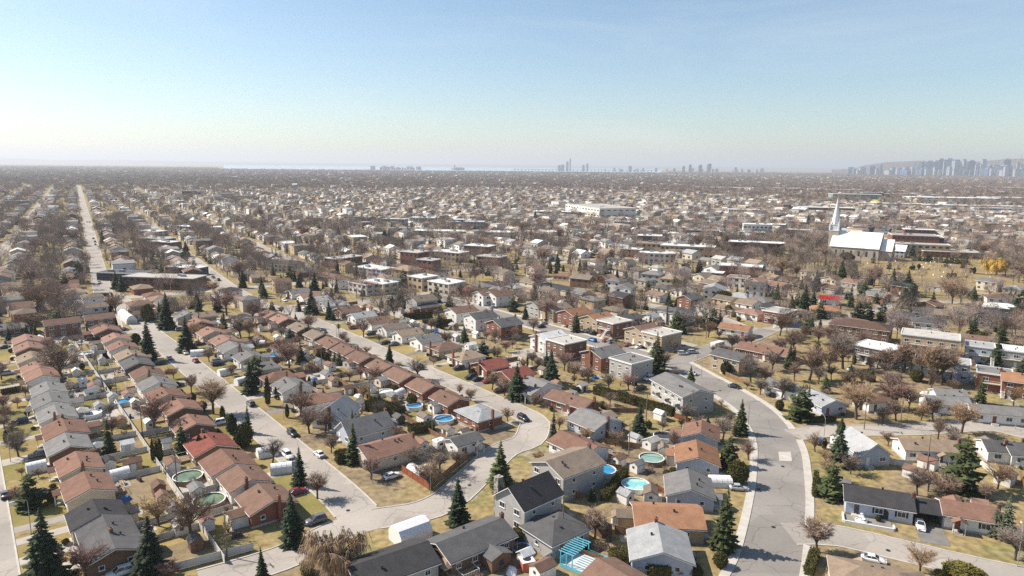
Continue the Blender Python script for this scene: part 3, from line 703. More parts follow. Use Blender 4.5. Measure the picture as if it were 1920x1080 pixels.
# single houses placed one by one: zone, X, Y of the roof, kind, roof, wall, ridge axis, facing angle (deg) of the front normal, w, d, label
A_ = math.degrees(TH)
SINGLE = [
 ('F', 600, 890, 'b', 'l', 'w', 'y', -90 + A_ - 51, 9, 12, 'light grey roofed white house with a steep gable near the wide corner'),
 ('F', 815, 1000, 'b', 'g', 'u', 'y', A_ + 180, 8.5, 13, 'steep blue grey roofed house between the spruce and the corner house'),
 ('B', 970, 70, 'b', 'r', 'c', 'y', A_ + 180, 10, 14, 'terracotta roofed corner house with a tall chimney and front steps'),
 ('B', 1560, 10, 'b', 'm', 'w', 'x', A_ - 90, 8, 6, 'small grey roofed garage with a caravan parked in front'),
 ('G', 195, 705, 'b', 'g', 'w', 'x', A_ + 180, 9, 13, 'grey roofed white house between two tall spruces by the bend'),
 ('G', 450, 800, 'b', 'b', 'k', 'x', A_ + 180 + 8, 15, 8, 'long brown roofed brick bungalow facing the bend of the street'),
 ('G', 620, 950, 'b', 'g', 'u', 'x', A_ + 180, 11, 11, 'grey roofed bungalow with a brick chimney beside the long brick one'),
 ('C', 500, 50, 'b', 'r', 'w', 'x', A_ + 180, 13, 9, 'terracotta roofed white house next to the bend, its back to sheds'),
 ('C', 420, 175, 't', 'a', 'y', 'y', A_ + 180, 11, 13, 'taupe roofed two-storey grey house with a stepped front gable'),
 ('C', 125, 405, 't', 'd', 'y', 'y', A_ + 180 + 4, 9, 11, 'black steep-roofed house with a tall fieldstone chimney'),
 ('C', 330, 670, 'h', 'm', 'y', 'x', A_ - 90, 10, 9, 'dark grey hip-roofed garage house beside the clipped hedge'),
 ('B', 1610, 740, 'b', 'm', 'n', 'x', A_ + 90, 15, 9, 'long dark grey roofed bungalow behind the white peaked tent'),
 ('B', 1000, 920, 'b', 'd', 'y', 'x', A_ + 90 - 4, 15, 9.5, 'charcoal roofed grey house with a tall grey chimney facing the corner'),
 ('G', 1420, 1040, 'b', 'r', 'u', 'x', -16, 9, 9, 'terracotta roofed house nearest the apartment lawn on the curving road'),
 ('C', 1390, 130, 'b', 'o', 'u', 'x', -12, 10.5, 10, 'orange brown roofed blue grey bungalow on the wide curving road'),
 ('C', 1330, 360, 'b', 'g', 'u', 'x', -10, 10, 10, 'grey gabled bungalow with white tent shelter beside its driveway'),
 ('C', 1165, 570, 'b', 'o', 'e', 'y', -4, 10, 13.5, 'orange brown roofed beige brick bungalow with white band and deck'),
 ('C', 1110, 800, 'b', 'l', 'u', 'x', -6, 10.5, 11, 'light grey roofed blue house with brick chimney and sunroom'),
 ('C', 840, 1070, 'b', 'b', 'w', 'x', 40, 12, 9, 'brown roofed house beside the turquoise deck'),
 ('D', 825, 435, 'b', 'd', 'u', 'x', -111.5, 13, 8.5, 'long charcoal roofed house with arched door, shutters and a fountain'),
 ('D', 1510, 535, 'b', 'r', 'w', 'x', -111.5, 10, 7.5, 'terracotta roofed white bungalow with two shuttered windows beside green lawn'),
 ('D', 715, 60, 'b', 'l', 'u', 'y', -84, 8, 11, 'light grey steep-roofed blue house behind the dark firs'),
 ('D', 1200, 55, 'b', 't', 'w', 'x', -96, 14, 8, 'tan roofed white house facing the back yards of the short street'),
 ('D', 1760, 65, 'b', 'm', 'w', 'x', -104, 9, 8, 'dark grey roofed white house with front stairs by the cul-de-sac'),
 ('D', 1920, 90, 'b', 'm', 'w', 'x', -104, 8, 8, 'second dark grey roofed white house by the cul-de-sac'),
 ('D', 830, 1045, 'h', 't', 'w', 'x', 70, 15, 9, 'tan hip-roofed house across the short street from the fountain'),
 ('H', 150, 705, 'b', 'g', 'w', 'x', -140, 13, 8, 'grey roofed white house behind bare trees on the curving road'),
 ('H', 410, 800, 'b', 'l', 'u', 'y', -75, 9, 11, 'pale roofed light blue house beside the evergreen hedge'),
 ('H', 800, 790, 'b', 'b', 'w', 'x', -75, 10, 7, 'brown roofed white cottage half hidden behind the round bare tree'),
 ('H', 1335, 810, 'b', 'g', 'w', 'x', -100, 12, 8, 'grey roofed white bungalow with twin front windows at the cul-de-sac'),
 ('H', 1360, 750, 'b', 'g', 'w', 'x', -100, 9, 6, 'small grey roofed outbuilding behind the cul-de-sac bungalow'),
 ('H', 1780, 885, 'b', 'g', 'w', 'x', -105, 19, 7.5, 'long grey roofed white bungalow with clipped shrubs at its front'),
 ('H', 830, 430, 'f', 'w', 'd', 'x', -140, 14, 12, 'dark flat-roofed walk-up with white corner columns among bare trees'),
 ('H', 700, 250, 't', 'k', 'n', 'x', -125, 24, 12, 'large brown hip-roofed brick apartment house behind the bare trees'),
 ('H', 1220, 345, 'e', 'y', 'e', 'x', -122, 20, 12, 'yellow brick flat-roofed apartment block with pale gravel roof'),
 ('H', 1310, 530, 'f', 'y', 'u', 'x', -122, 17, 9, 'blue grey flat-roofed townhouse behind the row of tall bare trunks'),
 ('H', 1620, 425, 'f', 'l', 'u', 'x', -122, 12, 10, 'grey flat-roofed townhouse with white stairs down to the lawn'),
 ('H', 1860, 455, 'f', 'w', 'y', 'x', -122, 13, 10, 'white flat-roofed townhouse beside the lone spruce'),
 ('H', 1700, 620, 'f', 'g', 'k', 'x', -122, 10, 10, 'red brick flat-roofed duplex with solar-blue roof'),
 ('H', 1880, 640, 't', 'o', 'k', 'x', -122, 9, 10, 'red brick two-storey house with orange roof beside the duplex'),
 ('H', 90, 165, 'f', 'y', 'k', 'y', -135, 11, 13, 'red and white flat-roofed duplex standing at the street bend'),
 ('H', 430, 135, 'h', 'o', 'e', 'x', -110, 14, 10, 'orange hip-roofed beige bungalow below the red-roofed house'),
 ('H', 460, 55, 'b', 'V', 'w', 'x', -110, 10, 8, 'white house with a vivid red roof behind dark conifers'),
 ('H', 1000, 175, 'T', 'm', 'y', 'x', -120, 11, 11, 'dark hip-roofed tall grey house beside the wide pines'),
 ('H', 1210, 225, 'T', 'm', 'w', 'x', -120, 13, 10, 'dark hip-roofed white two-storey house with many upper windows'),
 ('H', 1190, 150, 'b', 'm', 'w', 'x', -120, 12, 9, 'dark roofed low house behind the white two-storey house'),
 ('H', 1340, 165, 'b', 'a', 'y', 'x', -120, 10, 9, 'taupe roofed grey house between dark hip-roofed houses'),
 ('H', 1510, 145, 'T', 'm', 'y', 'x', -120, 13, 10, 'dark hip-roofed grey two-storey house with double garage'),
 ('H', 1690, 170, 'T', 'm', 'y', 'x', -120, 13, 10, 'dark hip-roofed grey house next to the one with double garage'),
 ('H', 1750, 120, 'h', 'w', 'k', 'x', -120, 16, 10, 'white-roofed long brick house beside the tall dark conifer'),
 ('H', 1730, 50, 'h', 'b', 'w', 'x', -110, 13, 9, 'brown hip-roofed white house at the edge of the cemetery'),
 ('H', 1540, 350, 'b', 'b', 'w', 'x', -120, 11, 8, 'small brown roofed white house behind the yellow brick block'),
 ('H', 70, 445, 'b', 'r', 'k', 'x', -130, 12, 10, 'terracotta roofed brick house under bare trees by the curving road'),
 ('G', 1870, 430, 'b', 'r', 'k', 'x', -135, 17, 9, 'long terracotta roofed brick house above the curving road'),
 ('G', 1650, 470, 't', 'm', 'e', 'x', -140, 12, 9, 'grey roofed beige brick house standing on the road island lawn'),
 ('G', 1680, 270, 'b', 'o', 'w', 'x', -125, 13, 8, 'orange brown roofed white bungalow near the street junction'),
 ('G', 1240, 150, 'T', 'm', 'w', 'x', A_ + 90, 13, 11, 'grey hip-roofed white two-storey house behind the duplex yards'),
 ('G', 1060, 180, 'b', 'l', 'w', 'x', A_ + 90, 10, 8, 'pale roofed white bungalow attached beside the grey hip-roofed house'),
 ('G', 870, 195, 'b', 'm', 'k', 'x', A_ + 90, 12, 8, 'dark roofed brick bungalow behind the orange-roofed duplexes'),
 ('G', 1450, 105, 'h', 'a', 'w', 'x', A_ + 180, 11, 9, 'taupe hip-roofed white bungalow across the upper street'),
 ('G', 1610, 130, 'h', 't', 'e', 'x', A_ + 180, 12, 9, 'tan hip-roofed beige bungalow across the upper street'),
 ('G', 1800, 160, 'h', 'p', 'w', 'x', A_ + 180, 12, 9, 'pinkish hip-roofed white bungalow across the upper street'),
 ('G', 1340, 45, 't', 'm', 'k', 'y', A_ + 180, 9, 11, 'dark roofed red brick two-storey house with red front gable'),
 ('G', 1720, 40, 'h', 'l', 'w', 'x', A_ + 180, 14, 10, 'wide pale hip-roofed house beyond the upper street'),
 ('G', 1860, 70, 'h', 'g', 'e', 'x', A_ + 180, 13, 9, 'grey hip-roofed beige house beyond the upper street'),
 ('E', 120, 260, 'b', 'g', 'd', 'x', -52, 12, 8, 'grey roofed dark brick bungalow with white front gables'),
 ('E', 460, 225, 't', 'b', 'n', 'x', -52, 13, 8, 'brown brick split-level house with white window bays'),
 ('E', 740, 190, 't', 'b', 'n', 'x', -52, 11, 8, 'brown brick house with a tall end chimney facing the cross street'),
 ('E', 1040, 95, 'T', 'b', 'e', 'x', -142, 11, 10, 'brown hip-roofed tall house on the cross street corner'),
 ('E', 1070, 160, 'b', 'b', 'w', 'x', -52, 11, 6, 'low brown roofed front wing beside the parked white truck'),
 ('E', 690, 40, 'T', 'a', 'w', 'x', -142, 10, 9, 'taupe hip-roofed white house facing the avenue mouth'),
 ('E', 680, 115, 'b', 'a', 'w', 'x', -52, 14, 8, 'taupe roofed long white bungalow behind the brick split-levels'),
 ('E', 60, 60, 'T', 'g', 'y', 'x', -52, 12, 10, 'pale grey hip-roofed house among bare trees'),
 ('E', 1520, 180, 'b', 't', 'e', 'x', A_ + 90, 10, 8, 'tan roofed house half ringed by a tall dark hedge'),
]
for (z, X, Y, kind, roof, wall, ridge, face, w, d, lab) in SINGLE:
    zr = RIDGE_Z[kind]
    xy = at(z, X, Y, zr)
    rz = math.radians(face) + math.pi / 2
    ln = lab.split()
    kw = {}
    if 'shutter' in lab: kw['shutters'] = True
    if 'chimney' in lab: kw['chimney'] = 0 if 'fieldstone' in lab else 1
    if 'steep' in lab: kw['pitch'] = 0.72
    if 'hip-roofed brick apartment' in lab: kind = 'T'
    nm, ct = None, 'house'
    if 'garage with' in lab: nm, ct = 'garage', 'garage'
    if 'apartment' in lab: nm, ct = 'apartment_building', 'apartment building'
    house(xy, rz, w, d, kind, roof, wall, lab, None, ridge=ridge, cat=ct, name=nm, id=' '.join(lab.split()[:9]).rsplit(' with', 1)[0].rsplit(' and', 1)[0].rstrip(','), **kw)
    if px(z, X, Y)[1] > 590 and math.hypot(*xy) < 420:
        HOUSES[-1]['lot'] = (6, 7)
        if not any(on_road(xy[0] + a, xy[1] + b, 0) for a in (-9, 9) for b in (-9, 9)): pass

ap = at('G', 1275, 690, 8.0)
house(ap, math.radians(199) + math.pi / 2, 19, 11, 't', 'g', 'y', 'grey gabled apartment building with white balconied front on the curving road', None, ridge='x', cat='apartment building', name='apartment_building', pitch=0.3, chimney=0)
aproot = HOUSES[-1]['root']
for bx in (-5.5, 0.5, 6.0):
    def bm():
        mb = MB(); mb.box((0, -0.75, -0.08), (3.6, 1.5, 0.16)); return mb.mesh('balcony', [M_conc])
    o = ob('balcony', cached('apbalc', bm), aproot, (bx, -5.51, 3.3)); ob('railing', cached('apr', lambda: rail_mesh(3.6, 1.48, 0.0)), o)
# the carport of the fountain house, its arched door, the fountain and its low wall
fh = [h for h in HOUSES if 'fountain and' in h['root']['label'] or 'a fountain' in h['root']['label']][0]['root']
mb = MB(); mb.prism(gable_section(3.6, 2.9, 0.9, 0.3, 0, 0.16), 7.05, 12.6, 'x'); ob('carport_roof', mb.mesh('carport_roof', [MATS['roof_d']]), fh)
mb = MB(); mb.box((12.3, 0, 1.4), (0.2, 6.4, 2.8)); mb.box((9.6, 3.2, 1.4), (5.2, 0.2, 2.8)); ob('carport_wall', mb.mesh('carport_wall', [MATS['wall_y']]), fh)
mb = MB(); mb.prism([(-0.9, 0.3), (0.9, 0.3), (0.9, 1.7)] + [(0.9 * math.cos(a * math.pi / 8), 1.7 + 0.9 * math.sin(a * math.pi / 8)) for a in range(1, 8)] + [(-0.9, 1.7)], -4.33, -4.26, 'y'); ob('arched_doorway', mb.mesh('arched_doorway', [M_black]), fh, (1.0, 0, 0))
fw = fh.matrix_basis
def fpt(x, y, z=0): return fh.matrix_basis @ Vector((x, y, z))
t = thing('fountain', 'tiered white fountain on the dark terrace of the charcoal roofed house', 'fountain', fpt(-3.5, -6.6))
mb = MB(); mb.lathe([(1.2, 0), (1.25, 0.35), (1.05, 0.36), (1.0, 0.2), (0.05, 0.2)], 16); ob('basin', mb.mesh('basin', [M_white]), t)
mb = MB(); mb.lathe([(0.2, 0.2), (0.15, 1.0), (0.6, 1.15), (0.62, 1.22), (0.12, 1.2), (0.1, 1.7), (0.32, 1.8), (0.08, 1.85), (0.0, 2.1)], 12); ob('tiers', mb.mesh('tiers', [M_white]), t)
t = thing('low_wall', 'low white wall framing the fountain terrace', 'wall', fpt(0, 0), fh.rotation_euler.z)
for nm, c, d in (('front_run', (-2.2, -8.6, 0.3), (9.4, 0.3, 0.6)), ('side_run', (-7.05, -6.6, 0.3), (0.3, 3.7, 0.6)), ('side_run', (2.65, -7.6, 0.3), (0.3, 1.7, 0.6))):
    mb = MB(); mb.box(c, d); ob(nm, mb.mesh(nm, [M_white]), t)
mb = MB(); mb.box((-2.2, -6.5, 0.05), (9.2, 3.8, 0.1)); structure('terrace', mb.mesh('terrace', [M_drive]), loc=fpt(0, 0), rz=fh.rotation_euler.z)
mb = MB(); mb.box((9.7, -6.9, 0.03), (5.4, 8.4, 0.05)); structure('driveway', mb.mesh('driveway', [M_drive]), loc=fpt(0, 0), rz=fh.rotation_euler.z)
# the fieldstone chimney of the black-roofed house
bh = [h for h in HOUSES if 'fieldstone' in h['root']['label']][0]['root']
mb = MB(); mb.box((0, 0, 4.6), (1.3, 1.5, 9.2)); mb.box((0, 0, 9.25), (1.5, 1.7, 0.15))
ob('stone_chimney', mb.mesh('stone_chimney', [mat('fieldstone', (0.42, 0.38, 0.32), (0.16, 0.14, 0.12), scale=2.2, var=0.2, mid=(0.45, 0.55))]), bh, (-5.2, -4.0, 0))

# ------------------------------------------------------------------ trees
def vary(v, a): return Vector((v.x + U(-a, a), v.y + U(-a, a), v.z + U(-a, a))).normalized()
def bare_tree_mesh(seed, H, spread, dens, willow=False, lean=0.0):
    """returns trunk mesh (trunk and limbs) and crown mesh (branches and twigs), unit: metres for height H"""
    random.seed(seed)
    tr, cr = MB(), MB()
    th = H * U(0.20, 0.30)
    top = Vector((U(-.3, .3), U(-.3, .3), th))
    r0 = H * 0.020
    tr.tube((0, 0, -0.1), top, r0 * 1.25, r0, 7)
    limbs = []
    n = dens
    for k in range(n):
        a = 2 * math.pi * k / n + U(-.4, .4)
        inc = U(0.25, 1.0) * spread if k else 0.1
        d = Vector((math.cos(a) * inc, math.sin(a) * inc, 1.0)).normalized()
        base = top * U(0.75, 1.0)
        L = (H - th) * U(0.42, 0.6) * (1.0 if inc < 0.7 else 0.9)
        mid = base + d * L * 0.5
        d2 = vary(d, 0.2); d2.z += 0.15; d2.normalize()
        end = mid + d2 * L * 0.5
        tr.tube(base, mid, r0 * 0.62, r0 * 0.42, 5); tr.tube(mid, end, r0 * 0.42, r0 * 0.26, 4)
        limbs += [(base, mid, d, L), (mid, end, d2, L)]
    for (p, q, d, L) in limbs:
        for j in range(6):
            b = p.lerp(q, U(0.25, 1.0))
            dd = vary(d, 0.75); dd.z = abs(dd.z) * 0.8 + 0.15; dd.normalize()
            ll = L * U(0.38, 0.62)
            e = b + dd * ll
            cr.tube(b, e, r0 * 0.20, r0 * 0.09, 3)
            for i in range(7):
                b2 = b.lerp(e, U(0.25, 1.0))
                d3 = vary(dd, 0.8)
                if willow: d3.z = -0.2
                else: d3.z = d3.z * 0.7 + 0.22
                l3 = ll * U(0.35, 0.6)
                e2 = b2 + d3 * l3
                cr.tube(b2, e2, 0.026, 0.015, 3)
                for w in range(5):
                    b3 = b2.lerp(e2, U(0.2, 1.0))
                    d4 = vary(d3, 0.8)
                    if willow:
                        e3 = b3 + Vector((d4.x * .35, d4.y * .35, -1)) * U(1.0, H * 0.28)
                        if e3.z < 0.6: e3.z = 0.6
                    else: e3 = b3 + d4 * U(0.4, 0.95) * (H / 10) ** 0.5
                    x = d4.orthogonal().normalized() * (0.055 if willow else 0.03)
                    cr.face([b3 - x, b3 + x, e3])
    return tr.mesh('trunk', [M_bark], True), cr.mesh('crown', [M_tw['grey']])
def spruce_mesh(seed, H, R, layers, per, droop=0.35, gap=0.0, power=0.9, fluff=1.0):
    random.seed(seed)
    tr, cr = MB(), MB()
    tr.tube((0, 0, -0.1), (0, 0, H * 0.93), H * 0.019, 0.03, 6)
    for i in range(layers):
        t = i / (layers - 1)
        z0 = H * (0.07 + 0.90 * t)
        rr = R * ((1 - t) ** power) * U(0.8, 1.12) + 0.16
        n = max(4, int(per * (0.45 + 0.55 * (1 - t))))
        for k in range(n):
            if rnd() < gap: continue
            a = 2 * math.pi * (k + U(-.35, .35)) / n + i * 0.7
            L = rr * U(0.6, 1.2)
            z = z0 + U(-.5, .5) * H / layers
            ca, sa = math.cos(a), math.sin(a)
            wd = L * 0.30 * fluff + 0.10
            def P(t_, side, dz=0.0):
                x = L * t_
                zz = z - droop * L * (t_ - 0.35 * t_ * t_) + dz
                return (ca * x - sa * side, sa * x + ca * side, zz)
            # a spray: a spine with ragged side lobes, drooping at the sides
            j1, j2, j3 = U(.8, 1.2), U(.8, 1.2), U(.7, 1.2)
            cr.face([P(0.05, 0, .05), P(0.42, -wd * j1, -wd * .35), P(0.58, 0, .06)])
            cr.face([P(0.05, 0, .05), P(0.58, 0, .06), P(0.42, wd * j2, -wd * .35)])
            cr.face([P(0.40, 0, .07), P(0.80, -wd * j3 * .8, -wd * .3), P(1.0, U(-.1, .1) * wd, 0)])
            cr.face([P(0.40, 0, .07), P(1.0, U(-.1, .1) * wd, 0), P(0.80, wd * j1 * .8, -wd * .3)])
            cr.face([P(0.30, 0, .02), P(0.62, U(-.3, .3) * wd, -wd * U(.6, 1.0)), P(0.85, 0, .02)])
    cr.tube((0, 0, H * 0.9), (0, 0, H), 0.10, 0.01, 4)
    return tr.mesh('trunk', [M_bark], True), cr.mesh('crown', [M_need['dark']])
def leafy_mesh(seed, sx, sy, sz, n, size, shape='ball'):
    """dense clipped evergreen: leaf tufts spread through a rounded or boxy volume"""
    random.seed(seed)
    mb = MB()
    for _ in range(n):
        if shape == 'box':
            f = random.choices((0, 1, 2), (sy * sz, sx * sz, sx * sy * 1.6))[0]
            p = [U(-sx / 2, sx / 2), U(-sy / 2, sy / 2), U(0, sz)]
            if f == 0: p[0] = random.choice((-1, 1)) * sx / 2
            elif f == 1: p[1] = random.choice((-1, 1)) * sy / 2
            else: p[2] = sz
            v = Vector((p[0] + U(-.12, .12), p[1] + U(-.15, .15), p[2] + U(-.25, .12)))
        else:
            a, b = U(0, 2 * math.pi), math.acos(U(-0.95, 1))
            r = U(0.72, 1.06)
            zz = math.cos(b)
            k = math.sin(b)
            if shape == 'cone': k = math.sin(b) * (1 - 0.42 * (zz + 1) / 2); 
            v = Vector((sx / 2 * r * k * math.cos(a), sy / 2 * r * k * math.sin(a), sz / 2 * (1 + r * zz * 0.97)))
        d = Vector((U(-1, 1), U(-1, 1), U(-.3, 1))).normalized() * size * U(.6, 1.3)
        e = d.orthogonal().normalized() * size * U(.35, .6)
        mb.face([v - e, v + e, v + d])
        e2 = d.cross(e).normalized() * size * .45
        mb.face([v - e2, v + e2, v + d])
    if shape == 'box': mb.box((0, 0, sz / 2 - .08), (sx - .2, sy - .2, sz - .2))
    else:
        q = [(0.02, sz * .03), (sx * .33, sz * .12), (sx * .42, sz * .4), (sx * .36 if shape == 'ball' else sx * .28, sz * .7), (0.02, sz * .93)]
        mb.lathe(q, 9)
    return mb.mesh('foliage', [M_need['cedar']])
BARE = [bare_tree_mesh(100 + i, 10, sp_, n_, False) for i, (sp_, n_) in enumerate(((0.75, 7), (0.95, 8), (0.55, 7), (1.15, 8), (0.85, 9), (0.4, 6)))]
WILLOW = bare_tree_mesh(140, 10, 1.1, 9, True)
SPRUCE = [spruce_mesh(200, 10, 2.3, 36, 15, .45, .05, fluff=.72), spruce_mesh(201, 10, 2.75, 38, 16, .5, .08, fluff=.7), spruce_mesh(202, 10, 1.9, 34, 13, .4, .08, fluff=.75), spruce_mesh(203, 10, 2.6, 32, 13, .3, .22, fluff=.7)]
PINE = [spruce_mesh(210, 10, 3.8, 17, 11, 0.02, .22, .62, 1.3), spruce_mesh(211, 10, 3.3, 16, 11, -0.06, .2, .55, 1.4)]
CEDAR = [leafy_mesh(220, 2.6, 2.6, 10, 900, .38, 'cone'), leafy_mesh(221, 3.4, 3.4, 10, 900, .42, 'cone')]
BALL = [leafy_mesh(230, 10, 10, 10, 900, .95, 'ball'), leafy_mesh(231, 10, 10, 9, 900, 1.0, 'ball')]
random.seed(11)
def nearest_house(x, y):
    best, bd = None, 1e9
    for h in HOUSES:
        q = (h['xy'][0] - x) ** 2 + (h['xy'][1] - y) ** 2
        if q < bd: best, bd = h, q
    return best
NTREE = dict(bare=0, con=0)
def size_word(h): return 'small' if h < 5 else ('medium' if h < 8.5 else ('tall' if h < 12 else 'very tall'))
def beside(x, y):
    h = nearest_house(x, y)
    v = Vector((x - h['xy'][0], y - h['xy'][1], 0)); v.rotate(Matrix.Rotation(-h['root'].rotation_euler.z, 3, 'Z'))
    rel = 'in front of' if v.y < -h['d'] / 2 else ('behind' if v.y > h['d'] / 2 else 'beside')
    return f"{rel} the {h.get('id') or h['short']}"
def bare_tree(xy, H, colour='grey', var=None, willow=False, label=None, width=1.0, group='bare trees'):
    tm, cm = WILLOW if willow else BARE[var if var is not None else random.randrange(6)]
    k = H / 10.0
    lab = label or f"{size_word(H)} bare {'greyish' if colour=='grey' else ('pinkish' if colour=='pink' else 'brownish')} tree {beside(*xy)}"
    o = thing('bare_tree' if not willow else 'willow_tree', lab, 'tree', (xy[0], xy[1], 0), U(0, 6.28), group if not label else None)
    s_ = (k * width * 1.28, k * width * 1.28, k)
    ob('trunk', tm, o, scale=s_); ob('crown', cm, o, scale=s_, m=M_tw[colour])
    occupy(xy[0], xy[1], 1.0); NTREE['bare'] += 1
    return o
def conifer(xy, H, kind='s', colour='dark', var=None, width=1.0, label=None, group='evergreens'):
    lib = {'s': SPRUCE, 'p': PINE}[kind]
    tm, cm = lib[var if var is not None else random.randrange(len(lib))]
    k = H / 10.0
    lab = label or f"{size_word(H)} {'dark' if colour=='dark' else ('pale' if colour=='pale' else 'green')} {'spruce' if kind=='s' else 'pine'} {beside(*xy)}"
    o = thing('spruce_tree' if kind == 's' else 'pine_tree', lab, 'tree', (xy[0], xy[1], 0), U(0, 6.28), group)
    width *= U(.82, 1.22); o.rotation_euler = (U(-.03, .03), U(-.03, .03), U(0, 6.28))
    ob('trunk', tm, o, scale=k); ob('crown', cm, o, scale=(k * width, k * width, k * U(.97, 1.03)), m=M_need[colour])
    occupy(xy[0], xy[1], 1.2); NTREE['con'] += 1
    return o
def cedar(xy, H, width, colour='cedar', label=None, group='clipped cedars'):
    tall = H > width * 1.6
    me = CEDAR[random.randrange(2)] if tall else BALL[random.randrange(2)]
    k = width / (3.0 if tall else 10.0)
    lab = label or f"{'tall narrow' if tall else 'rounded'} {'olive' if colour=='olive' else 'green'} cedar {beside(*xy)}"
    o = thing('cedar_shrub', lab, 'shrub', (xy[0], xy[1], 0), U(0, 6.28), group)
    ob('foliage', me, o, scale=(k, k, H / 10.0), m=M_need[colour])
    mb_ = cached('stem', lambda: (lambda q: (q.tube((0, 0, -.05), (0, 0, 3), .25, .15, 5), q.mesh('stem', [M_bark]))[1])(MB()))
    ob('stem', mb_, o, scale=(0.4, 0.4, H / 10.0))
    occupy(xy[0], xy[1], width / 2)
CON = """A345,1110,600 s dark 1;A1130,1090,610 s dark 1;A235,565,330 p green 0;B325,400,80 s dark 2;B280,845,400 s dark 1;B1520,690,280 s dark 0;B1830,395,20 s green 0;B50,1110,830 s dark 0;B730,235,-90 s green 2
C1620,255,0 p green 1;C1580,880,370 s green 3;C600,515,390 p green 1;D530,245,-60 s dark 1;D470,500,210 p green 0;D1440,440,60 p green 0;D1770,800,490 s pale 3;D1700,780,560 s pale 3
E1110,540,240 s dark 0;E1250,305,50 s dark 0;E1400,475,220 s dark 0;E1880,790,550 s dark 0;E1860,1090,870 s dark 2;F420,195,0 s dark 1;F550,235,90 s dark 1;F1000,575,400 s dark 1;F300,275,190 s dark 1;F510,870,740 s dark 0;F720,1085,900 s pale 2;F590,565,470 s dark 2;F320,175,90 s dark 1
G290,725,440 s dark 1;G40,835,540 s dark 1;G1080,625,320 s green 3;G100,235,110 s dark 1;G420,145,0 p dark 0;G1560,265,150 s dark 2;G1170,135,20 s dark 1;G1240,135,30 s dark 1;G480,330,170 s green 3;H270,175,-20 s dark 1;H180,155,50 s dark 1;H740,250,95 p dark 0;H850,245,100 p dark 0;H670,240,100 p dark 0
H620,145,-20 s dark 2;H1060,155,-40 p dark 1;H1010,150,0 s dark 1;H1890,245,0 p dark 0;H1700,585,410 s green 1;H1590,865,680 s green 3;H430,785,640 s green 3;H240,985,720 p green 1;H550,1090,960 s green 1;H300,900,720 s green 2;H770,700,610 p dark 1
I600,1005,850 p dark 0;I590,795,690 s dark 1;I1395,805,690 s dark 1;I1820,1040,900 s dark 1;I770,700,600 s dark 2;I1190,770,700 s dark 2;I1360,660,580 s dark 1;J620,655,570 s dark 1;J300,775,660 s dark 1;J440,1055,920 s dark 1;J730,515,440 s dark 2;J1100,735,640 s dark 1;J1110,1035,890 p green 0;J1850,950,850 s dark 2;J765,965,895 s dark 1;J1290,1040,975 s dark 1;J1480,1060,1000 s dark 1
K700,955,810 s dark 1;K1400,935,820 p dark 1;K1600,765,640 p dark 0;K1530,770,660 s dark 1;K340,885,770 s dark 1;K430,860,750 s dark 2;K510,915,810 s dark 1;K1020,1005,930 p green 0;K1155,585,520 s dark 1;K175,535,450 s dark 0;K530,760,690 s dark 2;K1240,1030,1000 p green 1;L360,1065,910 s dark 1;L550,1005,840 s dark 1;L930,1065,900 s dark 1;L1040,1085,920 s dark 1;L300,575,490 s dark 1;L1080,800,720 s dark 1;L770,790,700 s dark 2"""
for e in CON.replace('\n', ';').split(';'):
    pos, kind, colr, v = e.split()
    X, Y0, Y1 = (float(q) for q in pos[1:].split(','))
    xy = at(pos[0], X, Y0)
    H = max(3.0, min(17.0, height_px(xy, (Y0 - Y1) / 4.0)))
    conifer(xy, H, kind, colr, int(v) % (4 if kind == 's' else 2), 1.0 if kind == 's' else 1.0)
for q in range(11):      # the evergreens along the cemetery edge
    conifer(at('L', 1100 + q * 39 + U(-8, 8), 835 + q * 3), U(6.5, 9), 'p', 'green', q % 2, 0.9, label='bushy evergreen in the row along the cemetery edge', group='cemetery edge evergreens')
CED = "A1150,225,60,40;A1205,220,50,40;A1500,180,20,50;A1545,180,25,45;A1830,110,-60,130;A1180,215,70,36;A390,520,430,70;A1855,560,430,40;C1690,395,205,145;C1370,1090,970,115;C1560,1010,880,110;C1340,1000,905,70;C545,880,795,90;C1210,300,260,60;C1160,340,280,60;E1110,250,135,75;E730,445,370,60;E1740,1090,940,80;E1440,860,790,60;E1020,420,340,60;E1520,920,850,60;F90,885,660,60;F150,835,740,35;F175,835,750,35;F400,720,660,30;F440,750,690,35;F480,535,470,60;F535,540,480,50;F1040,770,720,70;F1170,880,790,80;F1600,640,560,25;F1620,650,600,50;F1240,610,560,40;G115,600,500,25;G590,910,860,90;G680,900,850,70;G1600,650,550,70;G1630,610,540,50;G1520,600,510,50;G1700,250,215,30;G920,170,100,40;G1620,210,130,60;G1580,95,20,120;H85,915,840,60;H1680,970,905,80;H1820,990,935,70;H1590,390,335,70;G480,780,735,70;D1395,700,650,55;C430,440,390,26;C470,450,395,28;C515,460,405,28;C375,430,385,24;K890,915,865,55;J1000,680,600,40;J965,690,610,40;H1110,700,610,80;L620,905,870,30;L590,840,780,90;L1070,905,875,20;L1090,903,873,20;L1130,895,865,22;L1350,965,930,22;L1375,965,930,20;L1400,960,930,20;L1520,930,895,22;L1545,930,890,22"
for e in CED.split(';'):
    X, Y0, Y1, W_ = (float(q) for q in e[1:].split(','))
    xy = at(e[0], X, Y0)
    H = max(1.0, height_px(xy, (Y0 - Y1) / 4.0))
    cedar(xy, H, height_px(xy, W_ / 4.0), 'cedar' if rnd() < 0.75 else 'cedar')
for (X, Y0, Y1, W_) in ((1440, 1090, 985, 200), (1290, 1090, 1035, 80), (1570, 1090, 1030, 100)):
    xy = at('D', X, Y0); cedar(xy, height_px(xy, (Y0 - Y1) / 4), height_px(xy, W_ / 4), 'olive', 'rounded olive green cedar mound at the edge of the short street', 'olive cedar mounds')
